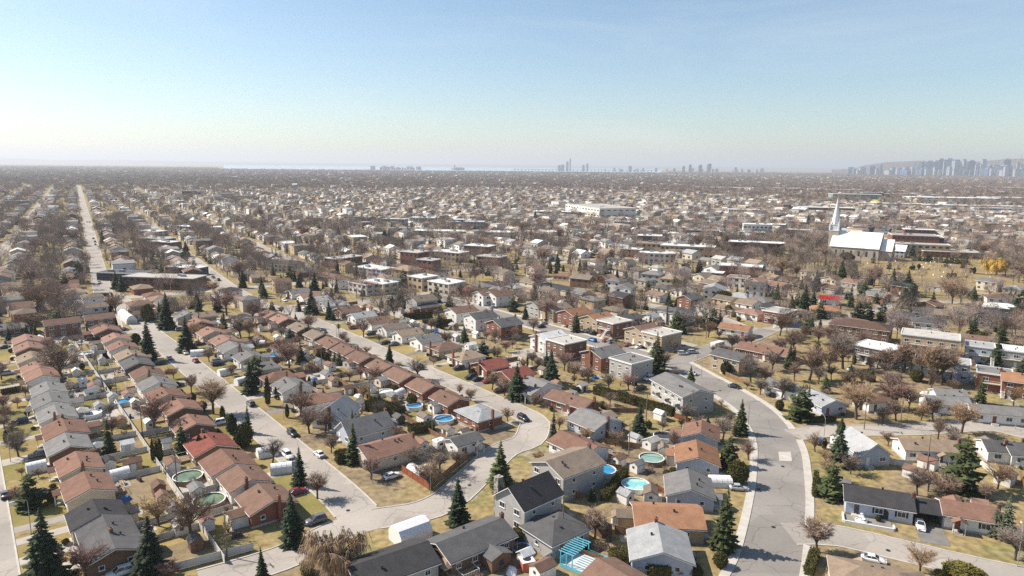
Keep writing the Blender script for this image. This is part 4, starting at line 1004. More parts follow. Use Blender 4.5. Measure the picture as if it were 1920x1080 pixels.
BAR = """A140,185,-10 grey 0;A1430,800,380 brown 3;A1190,705,440 straw 2;A640,1120,790 pink 3;A1290,1130,930 pink 0;A165,330,270 pink 0;A290,340,270 brown 0;B125,230,10 grey 1;B565,155,0 grey 0;B460,500,250 brown 4;B1300,430,140 brown 3;B1190,270,60 grey 0;B1100,140,0 grey 1;C200,230,110 straw 3;C620,800,500 brown 4;C660,935,790 brown 3;C1250,1090,990 brown 3;D370,900,590 brown 1;D1140,1055,830 straw 2;D1200,445,260 brown 3;D1330,525,290 brown 3;D1850,960,690 grey 3;D900,105,-10 brown 0
E475,715,390 brown 1;E1150,1085,780 pink 1;E1435,785,640 brown 1;E1600,945,640 straw 4;E420,215,10 brown 0;E240,345,170 brown 3;E870,195,30 straw 2;E1700,205,-60 pink 3;E1810,385,180 brown 1;E50,1005,870 brown 1;E90,1090,1000 brown 3;E1570,555,430 brown 0;E260,160,-60 brown 1;E320,190,-20 brown 2;E150,250,150 grey 3;E1900,250,90 pink 1;E560,420,350 brown 3;E1740,660,560 brown 0
F805,365,205 brown 0;F410,305,180 straw 2;F830,505,415 straw 3;F1220,685,490 grey 1;F1070,605,535 brown 3;F1530,815,700 straw 5;F1610,850,735 straw 2;F1770,765,590 brown 1;F1890,1005,870 straw 1;F250,600,360 pink 0;F420,655,540 brown 1;F335,965,740 brown 2;F520,1085,900 brown 1;F400,1090,850 brown 0;F695,295,250 straw 3;F190,200,130 brown 1;F1330,580,510 straw 2;F1730,390,300 brown 0;F1060,180,90 brown 1;F700,700,590 brown 3;F620,330,260 brown 5;F1500,330,250 brown 1
G350,1065,930 straw 1;G1130,1070,965 brown 3;G255,245,50 pink 1;G600,105,10 straw 1;G1210,490,370 grey 1;G1790,710,480 grey 1;G1900,720,560 brown 0;G1470,370,220 straw 1;G1690,445,320 brown 3;G390,620,440 pink 2;G265,905,815 brown 3;G540,695,600 brown 3;G1100,590,460 brown 1;G470,680,520 brown 0;G30,420,320 grey 1;G1350,350,270 brown 3;G1280,310,150 grey 0;G1790,430,340 brown 1;G680,560,490 brown 3;G320,140,30 pink 0;G870,450,400 pink 3
H560,605,270 grey 1;H310,690,400 brown 1;H450,630,410 brown 0;H100,835,630 grey 1;H660,985,670 straw 4;H960,910,640 pink 3;H960,1000,830 brown 1;H1450,1090,850 straw 4;H1000,645,400 brown 5;H1060,655,420 straw 5;H1150,695,430 brown 5;H1210,725,440 straw 5;H1260,710,430 brown 5;H1300,725,400 brown 4;H1430,335,220 straw 1;H1770,355,230 brown 1;H190,480,290 brown 3;H380,420,260 brown 0;H480,460,260 brown 1;H720,470,300 brown 0;H900,620,440 brown 1;H1040,390,260 straw 1;H30,620,450 grey 0;H1190,320,210 brown 0;H1350,500,330 brown 1;H600,760,600 brown 0;H860,1020,880 brown 0;H1380,120,-60 straw 0;H1450,120,-40 straw 1;H560,930,830 straw 3;H820,600,470 brown 3;H990,330,230 brown 3;H1650,380,300 grey 1
I1080,850,680 pink 3;I560,720,570 brown 0;I240,800,680 pink 1;I180,610,480 brown 2;I1690,740,620 brown 1;I1000,630,540 brown 1;I250,1040,890 brown 1;I1790,980,830 brown 1;I1600,1090,980 pink 3;I900,520,470 brown 1;I480,700,600 grey 0;J360,680,530 pink 1;J480,720,620 brown 1;J800,820,680 brown 3;J200,600,530 brown 1;J1700,900,800 pink 3;J1450,700,620 brown 1;J1820,850,760 brown 1;J680,760,640 brown 0;J1640,990,870 pink 1;J30,520,430 brown 1
K240,870,640 pink 1;K80,650,480 brown 0;K200,1060,880 pink 1;K350,700,560 brown 1;K880,660,570 pink 1;K820,850,750 straw 0;K1390,750,620 brown 0;K1780,760,690 brown 1;K600,930,850 brown 1;K1870,960,860 brown 0;L110,960,790 straw 1;L790,1035,830 pink 1;L210,960,860 brown 1;L820,800,640 straw 2;L1040,590,500 pink 1;L860,570,470 brown 3;L430,840,720 brown 1;L1780,940,830 brown 0;L1880,1000,860 brown 1;L400,560,460 brown 0;L1590,820,700 brown 1;L60,830,720 brown 1"""
for e in BAR.replace('\n', ';').split(';'):
    pos, colr, v = e.split()
    X, Y0, Y1 = (float(q) for q in pos[1:].split(','))
    xy = at(pos[0], X, Y0)
    H = max(2.5, min(17.0, height_px(xy, (Y0 - Y1) / 4.0)))
    bare_tree(xy, H, colr, int(v), width=1.0 if int(v) != 5 else 0.8)
bare_tree(at('B', 565, 1080), 11.5, 'straw', None, True, 'straw coloured bare willow at the edge of the wide corner')
bare_tree(at('L', 1715, 945), 16, 'gold', None, True, 'golden willow standing at the end of the cemetery', width=1.25)

# ------------------------------------------------------------------ hedges
def hedge(a, b, w, h, label):
    L = math.dist(a, b)
    o = thing('hedge', label, 'hedge', ((a[0] + b[0]) / 2, (a[1] + b[1]) / 2, 0), math.atan2(b[1] - a[1], b[0] - a[0]))
    ob('foliage', leafy_mesh(int(L * 100), L, w, h, int((L * (w + 2 * h)) * 26), 0.26, 'box'), o)
    n = max(1, int(L / 8))
    for k in range(n + 1): occupy(a[0] + (b[0] - a[0]) * k / n, a[1] + (b[1] - a[1]) * k / n, w / 2)
hedge(at('G', 620, 790), at('G', 1210, 960), 2.4, 2.6, 'long tall clipped cedar hedge bordering the apartment parking lot')
hedge(at('C', 690, 520), at('C', 850, 330), 1.8, 2.2, 'tall cedar hedge running between the backyard pools')
hedge(at('C', 10, 790), at('C', 385, 880), 2.0, 2.0, 'clipped cedar hedge beside the trampoline')
hedge(at('F', 850, 900), at('F', 1080, 970), 4.5, 3.0, 'broad thick cedar hedge behind the small grey shed')
hedge(at('F', 1150, 1090), at('F', 1330, 1060), 3.2, 2.2, 'cedar hedge around the oval pool')
hedge(at('F', 1110, 240), at('F', 1320, 220), 2.0, 3.0, 'dark tall cedar hedge round the square lawn, street part')
hedge(at('F', 1250, 290), at('F', 1470, 285), 2.0, 3.2, 'dark tall cedar hedge round the square lawn, inner part')
hedge(at('B', 600, 230), at('B', 820, 190), 3.2, 2.6, 'thick dark hedge in front of the terracotta roofed corner house')
hedge(at('C', 730, 1000), at('C', 870, 1000), 3.0, 3.0, 'square-cut cedar block beside the light grey roofed house')
hedge(at('C', 1010, 1080), at('C', 1180, 1070), 2.8, 2.6, 'square-cut cedar block in front of the brick chimney')
hedge(at('E', 1470, 220), at('E', 1610, 215), 2.2, 2.6, 'dark clipped hedge in front of the tan roofed house')
hedge(at('E', 1420, 160), at('E', 1500, 120), 2.2, 2.6, 'dark clipped hedge beside the tan roofed house')
hedge(at('H', 250, 1010), at('H', 500, 1000), 1.6, 1.6, 'low evergreen hedge along the light blue house lawn')
hedge(at('E', 10, 800), at('E', 170, 770), 1.6, 1.6, 'dark clipped hedge between two side street yards')
hedge(at('F', 860, 210), at('F', 900, 230), 2.0, 1.6, 'short hedge in a yard of the bending street')
hedge(at('B', 340, 1070), at('B', 430, 1050), 2.6, 1.8, 'clipped hedge at the corner by the straw willow')
hedge(at('D', 300, 1080), at('D', 350, 930), 1.6, 1.8, 'cedar hedge at the mouth of the short street')
hedge(at('D', 345, 490), at('D', 360, 340), 0.9, 1.8, 'thin hedge along the sidewalk of the curving road')

# ------------------------------------------------------------------ fences
def panel_mesh(h, wood):
    mb = MB()
    mb.box((0, 0, h / 2 + 0.04), (1.0, 0.05, h - 0.02))
    mb.box((0, 0, h - 0.03), (1.0, 0.09, 0.07)); mb.box((0, 0, 0.2), (1.0, 0.09, 0.08))
    return mb.mesh('panel', [M_wood if wood else M_fence])
def fence(a, b, h, m, label, group=None):
    L = math.dist(a, b); n = max(1, round(L / 2.4)); q = L / n
    o = thing('fence', label, 'fence', (a[0], a[1], 0), math.atan2(b[1] - a[1], b[0] - a[0]), group)
    pm = cached(('panel', h), lambda: panel_mesh(h, False))
    pt = cached(('post', h), lambda: (lambda z: (z.box((0, 0, h / 2 + .05), (.11, .11, h + .1)), z.mesh('post', [M_fence]))[1])(MB()))
    for k in range(n + 1):
        ob('post', pt, o, (k * q, 0, 0), m=m)
        if k < n: ob('panel', pm, o, (k * q + q / 2, 0, 0), 0, (q - .12, 1, 1), m=m)
fence(SP(128, 33.2), SP(338, 33.2), 1.7, M_fence, 'long white panel fence running between two rows of back yards')
fence(SP(150, 98.6), SP(335, 98.6), 1.5, M_wood, 'long brown wooden fence between the middle and bending streets')
fence(SP(237, 166.5), SP(338, 166.5), 1.7, M_fence, 'long white fence behind the gabled houses of the bending street')
fence(at('A', 1300, 1045), at('A', 1900, 885), 1.6, M_fence, 'white panel fence along the cross street verge')
fence(at('B', 1095, 300), at('B', 1300, 435), 1.8, M_redwood, 'red stained wooden fence of the corner house yard')
fence(at('B', 1305, 440), at('B', 1590, 205), 1.9, M_wood, 'dark wooden fence side of the corner house yard')
fence(at('B', 1585, 195), at('B', 1380, 40), 1.7, M_wood, 'light wooden fence between corner yard and garage')
fence(at('C', 285, 465), at('C', 530, 500), 1.5, M_wood, 'wooden fence beside the row of narrow cedars')
fence(at('C', 150, 1060), at('C', 385, 900), 1.8, M_fence, 'white fence beside the trampoline yard')
fence(at('C', 390, 900), at('C', 740, 1000), 1.6, M_wood, 'wooden fence behind the turquoise deck')
fence(at('C', 770, 760), at('C', 900, 790), 1.8, M_wood, 'wooden fence beside the round-roofed shed')
fence(at('C', 700, 90), at('C', 960, 130), 1.6, M_wood, 'wooden fence behind the small roofed playhouse')
fence(at('C', 620, 260), at('C', 820, 290), 1.5, M_wood, 'wooden fence beside the covered blue pool')
fence(at('G', 740, 935), at('G', 990, 935), 1.5, M_wood, 'brown fence below the clipped cedar hedge')
fence(at('G', 1600, 660), at('G', 1790, 740), 1.7, M_wood, 'dark wooden fence beside the curving road')
fence(at('G', 1220, 975), at('G', 1340, 1010), 1.3, M_redwood, 'rust coloured fence at the apartment lawn')
fence(at('F', 620, 720), at('F', 830, 830), 1.6, M_wood, 'wooden fence round the yard with the brown shed')
fence(at('F', 880, 1010), at('F', 1000, 1020), 1.5, M_wood, 'dark fence beside the small grey shed')
fence(at('H', 1450, 790), at('H', 1590, 930), 1.7, M_fence, 'pale fence beside the cul-de-sac bungalow')
fence(at('D', 880, 240), at('D', 1080, 260), 1.6, M_fence, 'white fence panels behind the charcoal roofed house')
fence(at('D', 1590, 250), at('D', 1690, 330), 1.6, M_fence, 'white fence by the barn-roofed shed')
fence(at('D', 1890, 330), at('D', 1920, 450), 1.6, M_wood, 'dark fence at the edge of the back lawn')
fence(at('G', 0, 520), at('G', 100, 560), 1.6, M_fence, 'pale fence between bungalow and duplex yards')
fence(at('C', 1040, 415), at('C', 1160, 470), 1.3, M_redwood, 'rust coloured deck fence beside the turquoise pool')
# fences between neighbouring yards
rows = {}
for h in HOUSES:
    g_ = h['root'].get('group', '')
    if g_.startswith('houses of the') and 'duplex' not in g_: rows.setdefault(g_, []).append(h)
for g_, L in rows.items():
    L.sort(key=lambda h: toSP(*h['xy'])[0])
    for a, b in zip(L, L[1:]):
        s1, p1 = toSP(*a['xy']); s2, p2 = toSP(*b['xy'])
        if s2 - s1 > 22 or rnd() < 0.12: continue
        sm = (s1 + s2) / 2
        lo, hi = {'houses of the side street': (21.5, 33.0), 'houses of the middle street': (33.4, 41), 'houses of the middle street far side': (85.5, 98.4), 'houses of the bending street': (98.8, 110), 'houses of the bending street far side': (153, 166.3)}[g_]
        st = random.choice((('white', M_fence, 1.4), ('white', M_fence, 1.4), ('wooden', M_wood, 1.5))) if lo > 80 else ('white', M_fence, 1.4)
        fence(SP(sm, lo), SP(sm, hi), st[2], st[1], f"short {st[0]} fence between the yards of {a['short']} and {b['short'].split()[0]} neighbour", 'fences between yards')
# ------------------------------------------------------------------ sheds, pools, shelters, decks
def shed_obj(xy, rz, w, d, roof, wall, label, group=None, h=2.1, name='shed'):
    o = thing(name, label, 'shed', (xy[0], xy[1], 0), rz, group)
    rise = 0.75
    ob('wall', cached(('swall', w, d, h), lambda: wall_mesh(w, d, h, 'x', rise)), o, m=MATS['wall_' + wall])
    ob('roof', cached(('sroof', w, d, h), lambda: roof_mesh(w, d, h, 'x', rise, 0.2)), o, m=MATS['roof_' + roof])
    ob('door', cached('sdoor', lambda: door_mesh(1.2, 1.8)), o, (0, -d / 2, 0.05), m=random.choice((M_white, M_fence, MATS['wall_d'])))
    ob('window', cached(('pane2', .7, .6), lambda: pane_mesh(.86, .76)), o, (-w / 2, 0, 1.4), -math.pi / 2)
    occupy(xy[0], xy[1], 2.2)
RS = TH - math.pi / 2
SHED = "A990,250,b,e,3;A955,110,w,w,2;A1250,100,l,w,1;A1350,720,y,w,2;A1550,690,p,w,2;A1190,430,b,n,2;A820,245,d,w,2;E570,640,w,w,1;E620,715,w,w,2;E680,800,l,w,2;E745,900,l,w,2;E845,830,l,w,2;E730,710,a,w,1;F530,660,g,w,3;F690,770,b,e,2;F800,880,m,w,3;F1070,990,m,d,2;F1100,270,l,w,2;F1610,440,w,w,3;F880,185,t,w,2;F1500,380,w,w,2;F430,420,a,w,2;F1180,270,w,w,1;C940,265,g,w,2;C1045,90,y,w,3;C925,60,l,w,2;C850,490,l,w,2;C800,220,r,w,2;C280,520,r,k,2;G1110,960,w,w,2;G525,750,y,w,2;D1090,310,b,w,3;D1200,240,r,w,3;D1780,350,b,w,4;C660,720,y,n,3;E40,330,w,w,2;H1470,660,w,w,4;H1660,710,w,w,3;C230,1040,b,w,3;D1880,220,t,w,2;E300,390,w,w,2;F1350,900,w,w,2"
for e in SHED.split(';'):
    X, Y, rf, wl_, sz = e[1:].split(',')
    xy = at(e[0], float(X), float(Y), 1.0)
    w, d = {1: (2.2, 2.2), 2: (3.0, 2.5), 3: (4.0, 3.0), 4: (5.0, 3.5)}[int(sz)]
    h = nearest_house(*xy)
    shed_obj(xy, RS + random.choice((0, math.pi / 2, math.pi)), w, d, rf, wl_, f"{ROOF[rf][0]} roofed {WALL[wl_][0]} garden shed behind the {h['short']}", 'garden sheds')
def pool_obj(xy, R, water, label, H=1.25, ry=1.0, cover=False):
    o = thing('above_ground_pool', label, 'pool', (xy[0], xy[1], 0))
    mb = MB(); mb.lathe([(R, 0.0), (R, H), (R - .05, H), (R - .05, .1)], 28); ob('side', mb.mesh('side', [M_white if rnd() < .7 else M_deck]), o, scale=(1, ry, 1))
    mb = MB(); mb.lathe([(R + .09, H), (R + .09, H + .06), (R - .14, H + .06), (R - .14, H), (R + .09, H)], 28); ob('rim', mb.mesh('rim', [M_white]), o, scale=(1, ry, 1))
    mb = MB(); mb.lathe([(R - .06, H - .25), (0.01, H - .25)], 28); ob('water', mb.mesh('water', [water]), o, scale=(1, ry, 1))
    occupy(xy[0], xy[1], R)
W_blue = mat('pool_water_blue', (0.03, 0.20, 0.42), (0.05, 0.30, 0.50), scale=.3, var=.08, rough=.08, spec=.6)
W_turq = mat('pool_water_turquoise', (0.20, 0.52, 0.54), (0.42, 0.62, 0.52), scale=.25, var=.06, rough=.08, spec=.6, mid=(.45, .55))
W_green = mat('pool_water_green', (0.12, 0.16, 0.095), (0.17, 0.25, 0.14), scale=.3, var=.1, rough=.1, spec=.6)
W_pale = mat('pool_water_pale', (0.20, 0.33, 0.27), (0.26, 0.40, 0.33), scale=.3, var=.08, rough=.1, spec=.6)
W_cover = mat('pool_cover', (0.62, 0.64, 0.64), var=.1)
for z, X, Y, R, wt, lb in (('A', 1410, 365, 3.3, W_green, 'green-water round pool beside the leaning white clutter'), ('A', 1570, 545, 3.4, W_green, 'green-water round pool near the raised garden beds'), ('C', 925, 425, 3.3, W_turq, 'turquoise round pool with pale floor between hedge and red deck fence'), ('C', 1045, 225, 3.2, W_pale, 'pale green round pool beside two grey sheds'), ('C', 690, 315, 2.9, W_blue, 'deep blue round pool sunk beside the wooden fence'), ('C', 1140, 55, 3.0, mat('dark_pool_cover', (.05, .055, .06)), 'dark covered round pool near the curving road'), ('F', 1410, 1005, 3.0, W_blue, 'blue round pool beside the brick bungalow with light grey roof'), ('F', 1185, 905, 2.7, W_blue, 'blue pool with white rim beside the brown-roofed brick bungalow'), ('F', 140, 525, 2.6, W_blue, 'blue pool between back yards on the middle street'), ('F', 1195, 335, 2.6, W_blue, 'blue pool behind the white fence on the bending street'), ('E', 645, 510, 2.8, W_cover, 'white covered round pool in a fenced yard'), ('E', 925, 875, 2.4, W_blue, 'blue pool beside the long white fence'), ('E', 680, 965, 3.0, W_cover, 'white rimmed pool behind the gazebo'), ('H', 1860, 800, 2.6, W_pale, 'pale round pool behind the brick duplex'), ('F', 975, 800, 2.3, W_cover, 'white covered pool behind the thick hedge'), ('F', 1340, 385, 2.6, W_blue, 'blue pool behind the brown hip-roofed house'), ('K', 150, 1070, 3, W_cover, 'white covered pool by the far houses')):
    pool_obj(at(z, X, Y), R, wt, lb)
def shelter_mesh(L, w, h):
    mb = MB(); n = 10
    pts = [(w / 2 * math.cos(math.pi * k / n), .9 + (h - .9) * math.sin(math.pi * k / n)) for k in range(n + 1)]
    poly = [(w / 2, 0)] + pts + [(-w / 2, 0)]
    mb.prism(poly, -L / 2, L / 2, 'x')
    return mb.mesh('cover', [M_tent])
def rib_mesh(L, w, h):
    mb = MB(); n = 10
    for x in [(-L / 2 + L * k / 4) for k in range(5)]:
        pts = [(x, w / 2 + .02, 0)] + [(x, (w / 2 + .02) * math.cos(math.pi * k / n), .9 + (h - .88) * math.sin(math.pi * k / n)) for k in range(n + 1)] + [(x, -w / 2 - .02, 0)]
        for a, b in zip(pts, pts[1:]): mb.tube(a, b, .035, .035, 4)
    return mb.mesh('frame', [M_fence])
def shelter(a, b, w, h, label):
    L = round(math.dist(a, b), 1)
    o = thing('car_shelter', label, 'tent', ((a[0] + b[0]) / 2, (a[1] + b[1]) / 2, 0), math.atan2(b[1] - a[1], b[0] - a[0]), 'white car shelters')
    ob('cover', shelter_mesh(L, w, h), o); ob('frame', rib_mesh(L, w, h), o)
    mb = MB(); mb.box((L / 2 + .02, 0, 1.0), (.05, w * .7, 1.9)); ob('door_flap', mb.mesh('door_flap', [M_fence]), o)
    occupy(*o.location[:2], 3)
for z, X0, Y0, X1, Y1, w, h, lb in (('A', 200, 310, 350, 275, 3.2, 2.5, 'white tent car shelter in front of the terracotta roofed bungalow'), ('A', 800, 370, 970, 325, 3.2, 2.4, 'long white tent shelter lying along a yard fence'), ('B', 10, 190, 160, 160, 3.4, 2.4, 'long white tent shelter beside the bare tree on the middle street'), ('B', 110, 310, 270, 290, 3.2, 2.4, 'white tent shelter behind the small spruce'), ('B', 1160, 300, 1260, 360, 3.0, 2.4, 'white tent inside the red fenced corner yard'), ('C', 1480, 395, 1640, 400, 3.4, 2.4, 'white tent shelter beside the grey gabled bungalow'), ('E', 1430, 510, 1560, 500, 3.2, 2.4, 'white tent shelter on the middle street driveway'), ('E', 1640, 660, 1740, 640, 3.2, 2.4, 'white tent shelter beside parked dark car'), ('E', 1770, 730, 1850, 710, 3.2, 2.4, 'white tent shelter behind the tall spruce'), ('F', 1040, 830, 1100, 800, 3, 2.4, 'white round-topped tent beside the thick hedge'), ('E', 920, 215, 990, 270, 4.5, 4, 'large white truck-sized tent at the cross street'), ('F', 30, 430, 70, 430, 2.6, 2.2, 'small white tent in a middle street yard')):
    shelter(at(z, X0, Y0), at(z, X1, Y1), w, h, lb)
pt = at('B', 1160, 800)
o = thing('party_tent', 'large white peaked tent on the corner driveway', 'tent', (pt[0], pt[1], 0), TH)
mb = MB(); mb.prism([(-2.6, 0), (2.6, 0), (2.6, 2.2), (1.6, 3.4), (0, 3.9), (-1.6, 3.4), (-2.6, 2.2)], -3.6, 3.6, 'x'); ob('cover', mb.mesh('cover', [M_tent]), o)
mb = MB(); mb.box((3.62, 0, 1.1), (.04, 2.6, 2.1)); ob('door_flap', mb.mesh('door_flap', [M_fence]), o)
for hi_, h in enumerate(HOUSES):        # decks at the backs
    if not h['near'] or h['kind'] not in 'bh' or rnd() < 0.45: continue
    R_ = h['root']
    sx = U(-1, 1) * (h['w'] / 2 - 2)
    def dm():
        mb = MB(); mb.box((0, 1.3, .3), (3.6, 2.6, .6)); return mb.mesh('deck', [M_deck])
    k = ob('deck', cached('deckm', dm), R_, (sx, h['d'] / 2 + .04, 0))
    ob('railing', cached('deckr', lambda: rail_mesh(3.6, 2.6, .6)), k, (0, 0, 0), math.pi)
def gazebo(xy, s_, label, roofm):
    o = thing('gazebo', label, 'gazebo', (xy[0], xy[1], 0), RS)
    mb = MB(); a = s_ / 2 + .25
    for k in range(4):
        c0, c1 = [(-a, -a), (a, -a), (a, a), (-a, a)][k], [(a, -a), (a, a), (-a, a), (-a, -a)][k]
        mb.face([(*c0, 2.2), (*c1, 2.2), (0, 0, 3.3)]); mb.face([(*c0, 2.05), (*c1, 2.05), (*c1, 2.2), (*c0, 2.2)])
    ob('canopy', mb.mesh('canopy', [roofm]), o)
    for sx in (-1, 1):
        for sy in (-1, 1):
            ob('post', cached('gpost', lambda: (lambda z: (z.box((0, 0, 1.05), (.12, .12, 2.1)), z.mesh('post', [M_black]))[1])(MB())), o, (sx * s_ / 2, sy * s_ / 2, 0))
gazebo(at('A', 730, 120, 1.5), 3.5, 'grey canopied gazebo behind the grey roofed bungalow', MATS['roof_l'])
gazebo(at('E', 610, 935, 1.5), 3.6, 'pale canopied gazebo in the fenced yard', MATS['roof_y'])
gazebo(at('E', 1640, 270, 1.5), 3.6, 'white canopied gazebo inside the dark hedges', MATS['roof_w'])
gazebo(at('B', 1440, 1000, 1.5), 3.5, 'beige canopied gazebo behind the charcoal roofed house', MATS['roof_t'])
gazebo(at('E', 510, 740, 1.5), 3.2, 'taupe canopied gazebo on the cluttered patio', MATS['roof_a'])
# turquoise deck with pergola
M_turq = mat('turquoise_paint', (0.16, 0.50, 0.62), var=.08)
dk = at('C', 560, 1010)
o = thing('pergola_deck', 'turquoise painted deck with pergola and pale floor', 'deck', (dk[0], dk[1], 0), TH - math.pi / 2 + .25)
mb = MB(); mb.box((0, 0, .35), (8, 6, .7)); ob('floor', mb.mesh('floor', [mat('pale_deck', (.55, .62, .62), var=.1)]), o)
for x in (-4, -2.7, -1.4):
    for y in (-3, 3): ob('post', cached('pgp', lambda: (lambda z: (z.box((0, 0, 1.6), (.16, .16, 3.2)), z.mesh('post', [M_turq]))[1])(MB())), o, (x, y, 0))
for k in range(9): ob('slat', cached('pgs', lambda: (lambda z: (z.box((0, 0, 3.25), (3.4, .14, .16)), z.mesh('slat', [M_turq]))[1])(MB())), o, (-2.7, -3 + k * .75, 0))
for nm, c, d in (('railing', (1.3, 3.0, 1.2), (5.4, .08, .9)), ('railing', (4.0, 0, 1.2), (.08, 6, .9)), ('side_panel', (-4.0, 0, 1.1), (.08, 5.8, 1.6)), ('skirt', (0, -3.05, .4), (8, .08, .7))):
    mb = MB(); mb.box(c, d); ob(nm, mb.mesh(nm, [M_turq]), o)
o = thing('trampoline', 'round trampoline with blue edge pad and dark net', 'trampoline', (*at('C', 75, 900), 0))
mb = MB(); mb.lathe([(2.0, .85), (2.05, .95), (1.65, .95), (1.65, .9)], 20); ob('edge_pad', mb.mesh('edge_pad', [mat('blue_pad', (.12, .25, .5))]), o)
mb = MB(); mb.lathe([(1.65, .9), (.01, .88)], 20); ob('jumping_mat', mb.mesh('jumping_mat', [M_black]), o)
for k in range(6):
    mb = MB(); a = k * math.pi / 3; mb.tube((1.9 * math.cos(a), 1.9 * math.sin(a), 0), (1.9 * math.cos(a), 1.9 * math.sin(a), 2.6), .03, .03, 5); ob('pole', mb.mesh('pole', [M_metal]), o)
o = thing('hot_tub_house', 'small red box with round fan top in the trampoline yard', 'cabin', (*at('C', 110, 1020), 0), .35)
mb = MB(); mb.box((0, 0, .9), (2.4, 2.4, 1.8)); ob('cabinet', mb.mesh('cabinet', [mat('faded_red', (.48, .13, .08), var=.1)]), o)
mb = MB(); mb.box((0, 0, 1.86), (2.6, 2.6, .1)); ob('top', mb.mesh('top', [M_white]), o)
mb = MB(); mb.lathe([(.8, 1.92), (.8, 2.0), (.6, 2.0), (.01, 1.98)], 16); ob('fan', mb.mesh('fan', [M_black]), o)
# caravans
def caravan(xy, rz, L, label):
    o = thing('caravan', label, 'caravan', (xy[0], xy[1], 0), rz)
    mb = MB(); mb.prism([(-L / 2, .5), (L / 2 - .3, .5), (L / 2, 1.1), (L / 2 - .15, 2.5), (L / 2 - .6, 2.75), (-L / 2 + .2, 2.75), (-L / 2, 2.5)], -1.15, 1.15, 'y'); ob('body', mb.mesh('body', [M_tent]), o)
    for x in (-L / 2 + 1.2, .3, L / 2 - 1.3):
        mb = MB(); mb.box((x, -1.16, 1.75), (.9, .03, .6)); ob('window', mb.mesh('window', [M_glass]), o)
    mb = MB(); mb.box((L * .12, -1.17, 1.45), (.65, .04, 1.7)); ob('door', mb.mesh('door', [M_fence]), o)
    for y in (-1.0, 1.0):
        mb = MB(); mb.tube((0, y - .1, .33), (0, y + .1, .33), .33, .33, 12, cap=True); ob('wheel', mb.mesh('wheel', [M_tyre]), o)
    mb = MB(); mb.box((-L / 4, 0, 2.83), (.7, .6, .18)); ob('roof_vent', mb.mesh('roof_vent', [M_fence]), o)
    mb = MB(); mb.tube((L / 2 - .2, 0, .5), (L / 2 + 1.0, 0, .45), .06, .06, 5); ob('tow_bar', mb.mesh('tow_bar', [M_black]), o)
    occupy(xy[0], xy[1], 2.5)
caravan(at('B', 1600, 110), TH, 7.0, 'white caravan parked in front of the small garage')
caravan(at('B', 1380, 125), TH + .1, 3.6, 'small white folding trailer inside the corner house yard')
caravan(at('C', 1360, 570), -.12, 8.5, 'long white caravan parked beside the orange-roofed brick bungalow')
caravan(at('G', 1540, 450), TH, 7, 'white motorhome shaped caravan parked off the road junction')
